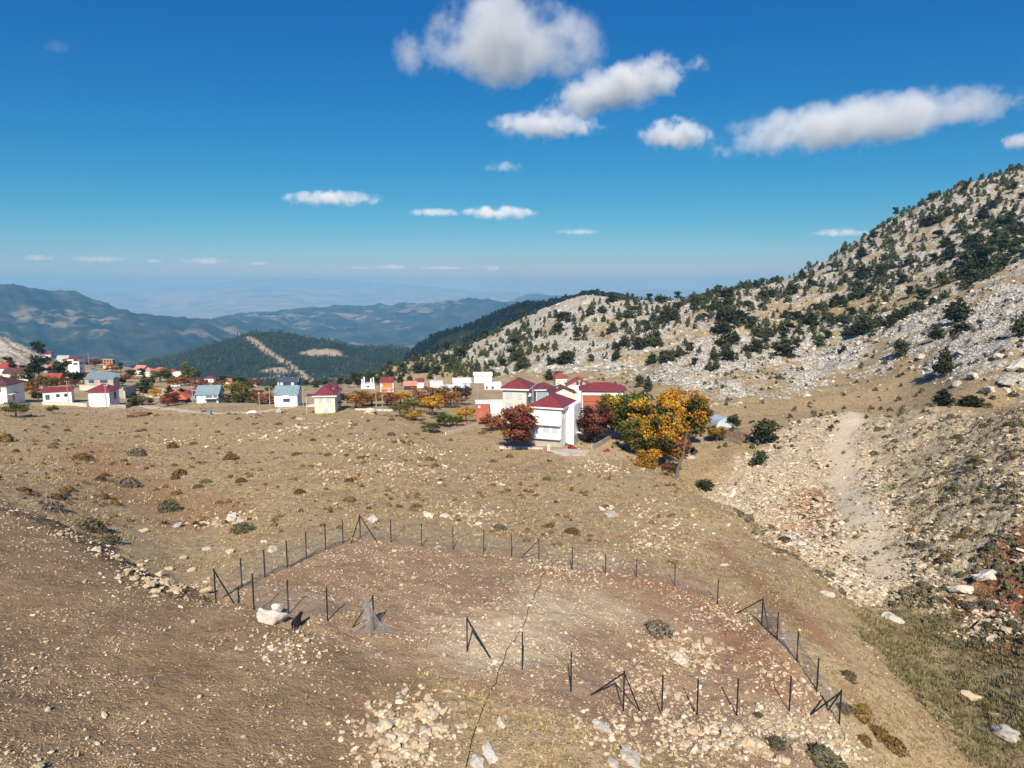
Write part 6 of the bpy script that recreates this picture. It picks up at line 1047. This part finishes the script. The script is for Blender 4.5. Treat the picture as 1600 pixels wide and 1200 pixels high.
for a in [(167, 640, 600, 214, 'tall pole in front of the white bungalow by the road'), (107, 629, 594, 238, 'pole before the small bungalow with navy windows', True), (302, 638, 608, 236, 'pole left of the blue house'), (422, 638, 602, 222, 'lattice pole left of the white house with the blue roof', True), (406, 645, 612, 200, 'slim pole on the crest left of the white blue-roofed house'), (474, 634, 607, 220, 'leaning pole right of the white blue-roofed house'), (588, 640, 604, 206, 'pole rising from the fruit trees', ), (598, 650, 616, 190, 'lamp post on the crest before the fruit trees'), (139, 568, 552, 440, 'far pole beside the tall white house', True), (81, 567, 552, 450, 'far pole on the hill road'), (747, 622, 597, 260, 'thin pole on the bare slope behind the shed')]: pole(*a)
def small(name, u, v, size, mat, label, cat, ztop=None, rz=0):
    p = hit(u, v); b = MB(); x, y, z = size; b.box(-x / 2, x / 2, -y / 2, y / 2, 0, z); b.box(-x / 2 - .04, x / 2 + .04, -y / 2 - .04, y / 2 + .04, z, z + .08); return tagged(b.build(name, mat, None, p, (0, 0, R(rz))), label, cat)
small('waste_container', 327, 648, (1.1, .9, 1.05), plain('blue_grey_metal', (.19, .26, .34), .5, .1, 3), 'blue-grey waste container beside the gravel road', 'container')
def barrel(u, v, col, label):
    p = hit(u, v); n = 12; b = [(math.cos(a) * r, math.sin(a) * r, z) for z, r in ((0, .42), (.1, .46), (.5, .48), (.9, .46), (1.0, .42)) for a in np.arange(n) * 2 * math.pi / n]; f = [(i * n + k, i * n + (k + 1) % n, (i + 1) * n + (k + 1) % n, (i + 1) * n + k) for i in range(4) for k in range(n)] + [tuple(range(4 * n, 5 * n))]; tagged(link('barrel', mesh('barrel', b, f, [col]), loc=p), label, 'barrel')
barrel(443, 634, plain('blue_plastic', (.03, .10, .32), .4, .1, 3), 'blue plastic barrel beside the white blue-roofed house')
def heap(u, v, w_, h_, mat, label, name, cat, seed):
    p = hit(u, v); me = boulder_mesh(seed, 3, .9); me.materials.clear(); me.materials.append(mat); tagged(link(name, me, loc=(p.x, p.y, p.z + h_ * .3), scale=(w_, w_ * .6, h_ * 1.3)), label, cat)
heap(893, 702, 2.6, 1.0, plain('crimson_tarp', (.22, .02, .035), .7, .3, 2), 'crumpled dark red tarpaulin by the gate of the white house', 'tarpaulin', 'tarpaulin', 301); heap(948, 706, 1.4, .7, plain('red_sheet_metal', (.24, .04, .05), .6, .2, 2), 'small dark red sheet lying by the rough wall', 'metal_sheet', 'sheet', 302); heap(220, 650, 9.0, 1.2, plain('dug_red_earth', (.23, .125, .065), .95, .2, 1.0, bump=.3), 'long mound of dug brown earth on the crest before the road', 'earth_mound', 'mound', 303); heap(25, 643, 4.4, 2.6, LF['olive'], 'round olive bush on the crest before the cream house', 'thorn_bush', 'bush', 304) if False else None
tree(25, 648, 190, 26, 34, 'olive', 'thorn_bush', 'round olive-brown bush on the crest before the cream house'); tree(82, 636, 205, 13, 16, 'olive', 'dry_bush', 'ragged dark bush on the crest before the small bungalow')
heap(395, 646, 4.0, .9, FRAME, 'white torn sheeting dumped beside the gravel road', 'plastic_sheet', 'sheet', 305)

# --- cars and overhead wires
def car(u, v, Y, rot, col, label):
    p = at(u, v, Y); p.z = gz1(p.x, p.y); e = link('parked_car', None, loc=p, rot=(0, 0, R(rot))); tagged(e, label, 'car', 'cars of the village')
    b = MB(); b.add([(x, y, z) for z, ins in ((.35, 0), (.95, 0), (1.0, .06)) for y in (-.82 + ins, .82 - ins) for x in (-2.1 + ins, 2.1 - ins)], [(0, 2, 3, 1), (0, 1, 5, 4), (2, 6, 7, 3), (0, 4, 6, 2), (1, 3, 7, 5), (4, 5, 9, 8), (6, 10, 11, 7), (4, 8, 10, 6), (5, 7, 11, 9), (8, 9, 11, 10)]); bo = b.build('body', col, e)
    MB().add([(-1.5, -.75, 1.0), (1.0, -.75, 1.0), (1.0, .75, 1.0), (-1.5, .75, 1.0), (-1.0, -.62, 1.5), (.4, -.62, 1.5), (.4, .62, 1.5), (-1.0, .62, 1.5)], [(0, 1, 5, 4), (1, 2, 6, 5), (2, 3, 7, 6), (3, 0, 4, 7)]).build('window', GLASS, e); MB().box(-1.0, .4, -.62, .62, 1.501, 1.55).build('roof', col, e)
    for x in (-1.3, 1.3):
        for y in (-.8, .8): link('wheel', bars_mesh('wheel', [((x, y - .1, .33), (x, y + .1, .33), .33)], IRON, 10), e)
car(275, 606, 352, 10, plain('white_car_paint', (.75, .75, .75), .3, .04), 'white car parked on the lane above the orange roof'); car(146, 572, 440, 30, plain('teal_car_paint', (.12, .30, .34), .3, .05), 'teal car beside the tall white house'); car(74, 569, 440, 0, plain('silver_car_paint', (.5, .55, .6), .3, .05), 'silver car on the far hill road')
def wire(a, b, label):
    a = Vector(a); b = Vector(b); pts = [a.lerp(b, k / 14) - Vector((0, 0, 1.1 * 4 * (k / 14) * (1 - k / 14))) for k in range(15)]
    tagged(link('overhead_wire', bars_mesh('overhead_wire', [(tuple(p - a), tuple(q - a), .018) for p, q in zip(pts[:-1], pts[1:])], IRON, 3), loc=a), label, 'wire', 'overhead wires')
tops = {o['label']: o.location + Vector((0, 0, max(c.bound_box[i][2] for c in o.children if c.name.startswith('mast') for i in range(8)) - .1)) for o in bpy.data.objects if o.name.startswith('utility_pole')}
for k1, k2, lb in (('tall pole in front', 'pole before the small', 'wire from the tall roadside pole to the small bungalow'), ('leaning pole right', 'pole rising from', 'wire passing in front of the yellow house'), ('lattice pole', 'leaning pole right', 'wire over the white blue-roofed house'), ('pole left of the blue', 'slim pole', 'wire from the blue house to the crest pole'), ('pole rising from', 'thin pole on', 'wire crossing above the orchard')):
    a = [v for k, v in tops.items() if k.startswith(k1)][0]; b = [v for k, v in tops.items() if k.startswith(k2)][0]; wire(a, b, lb)
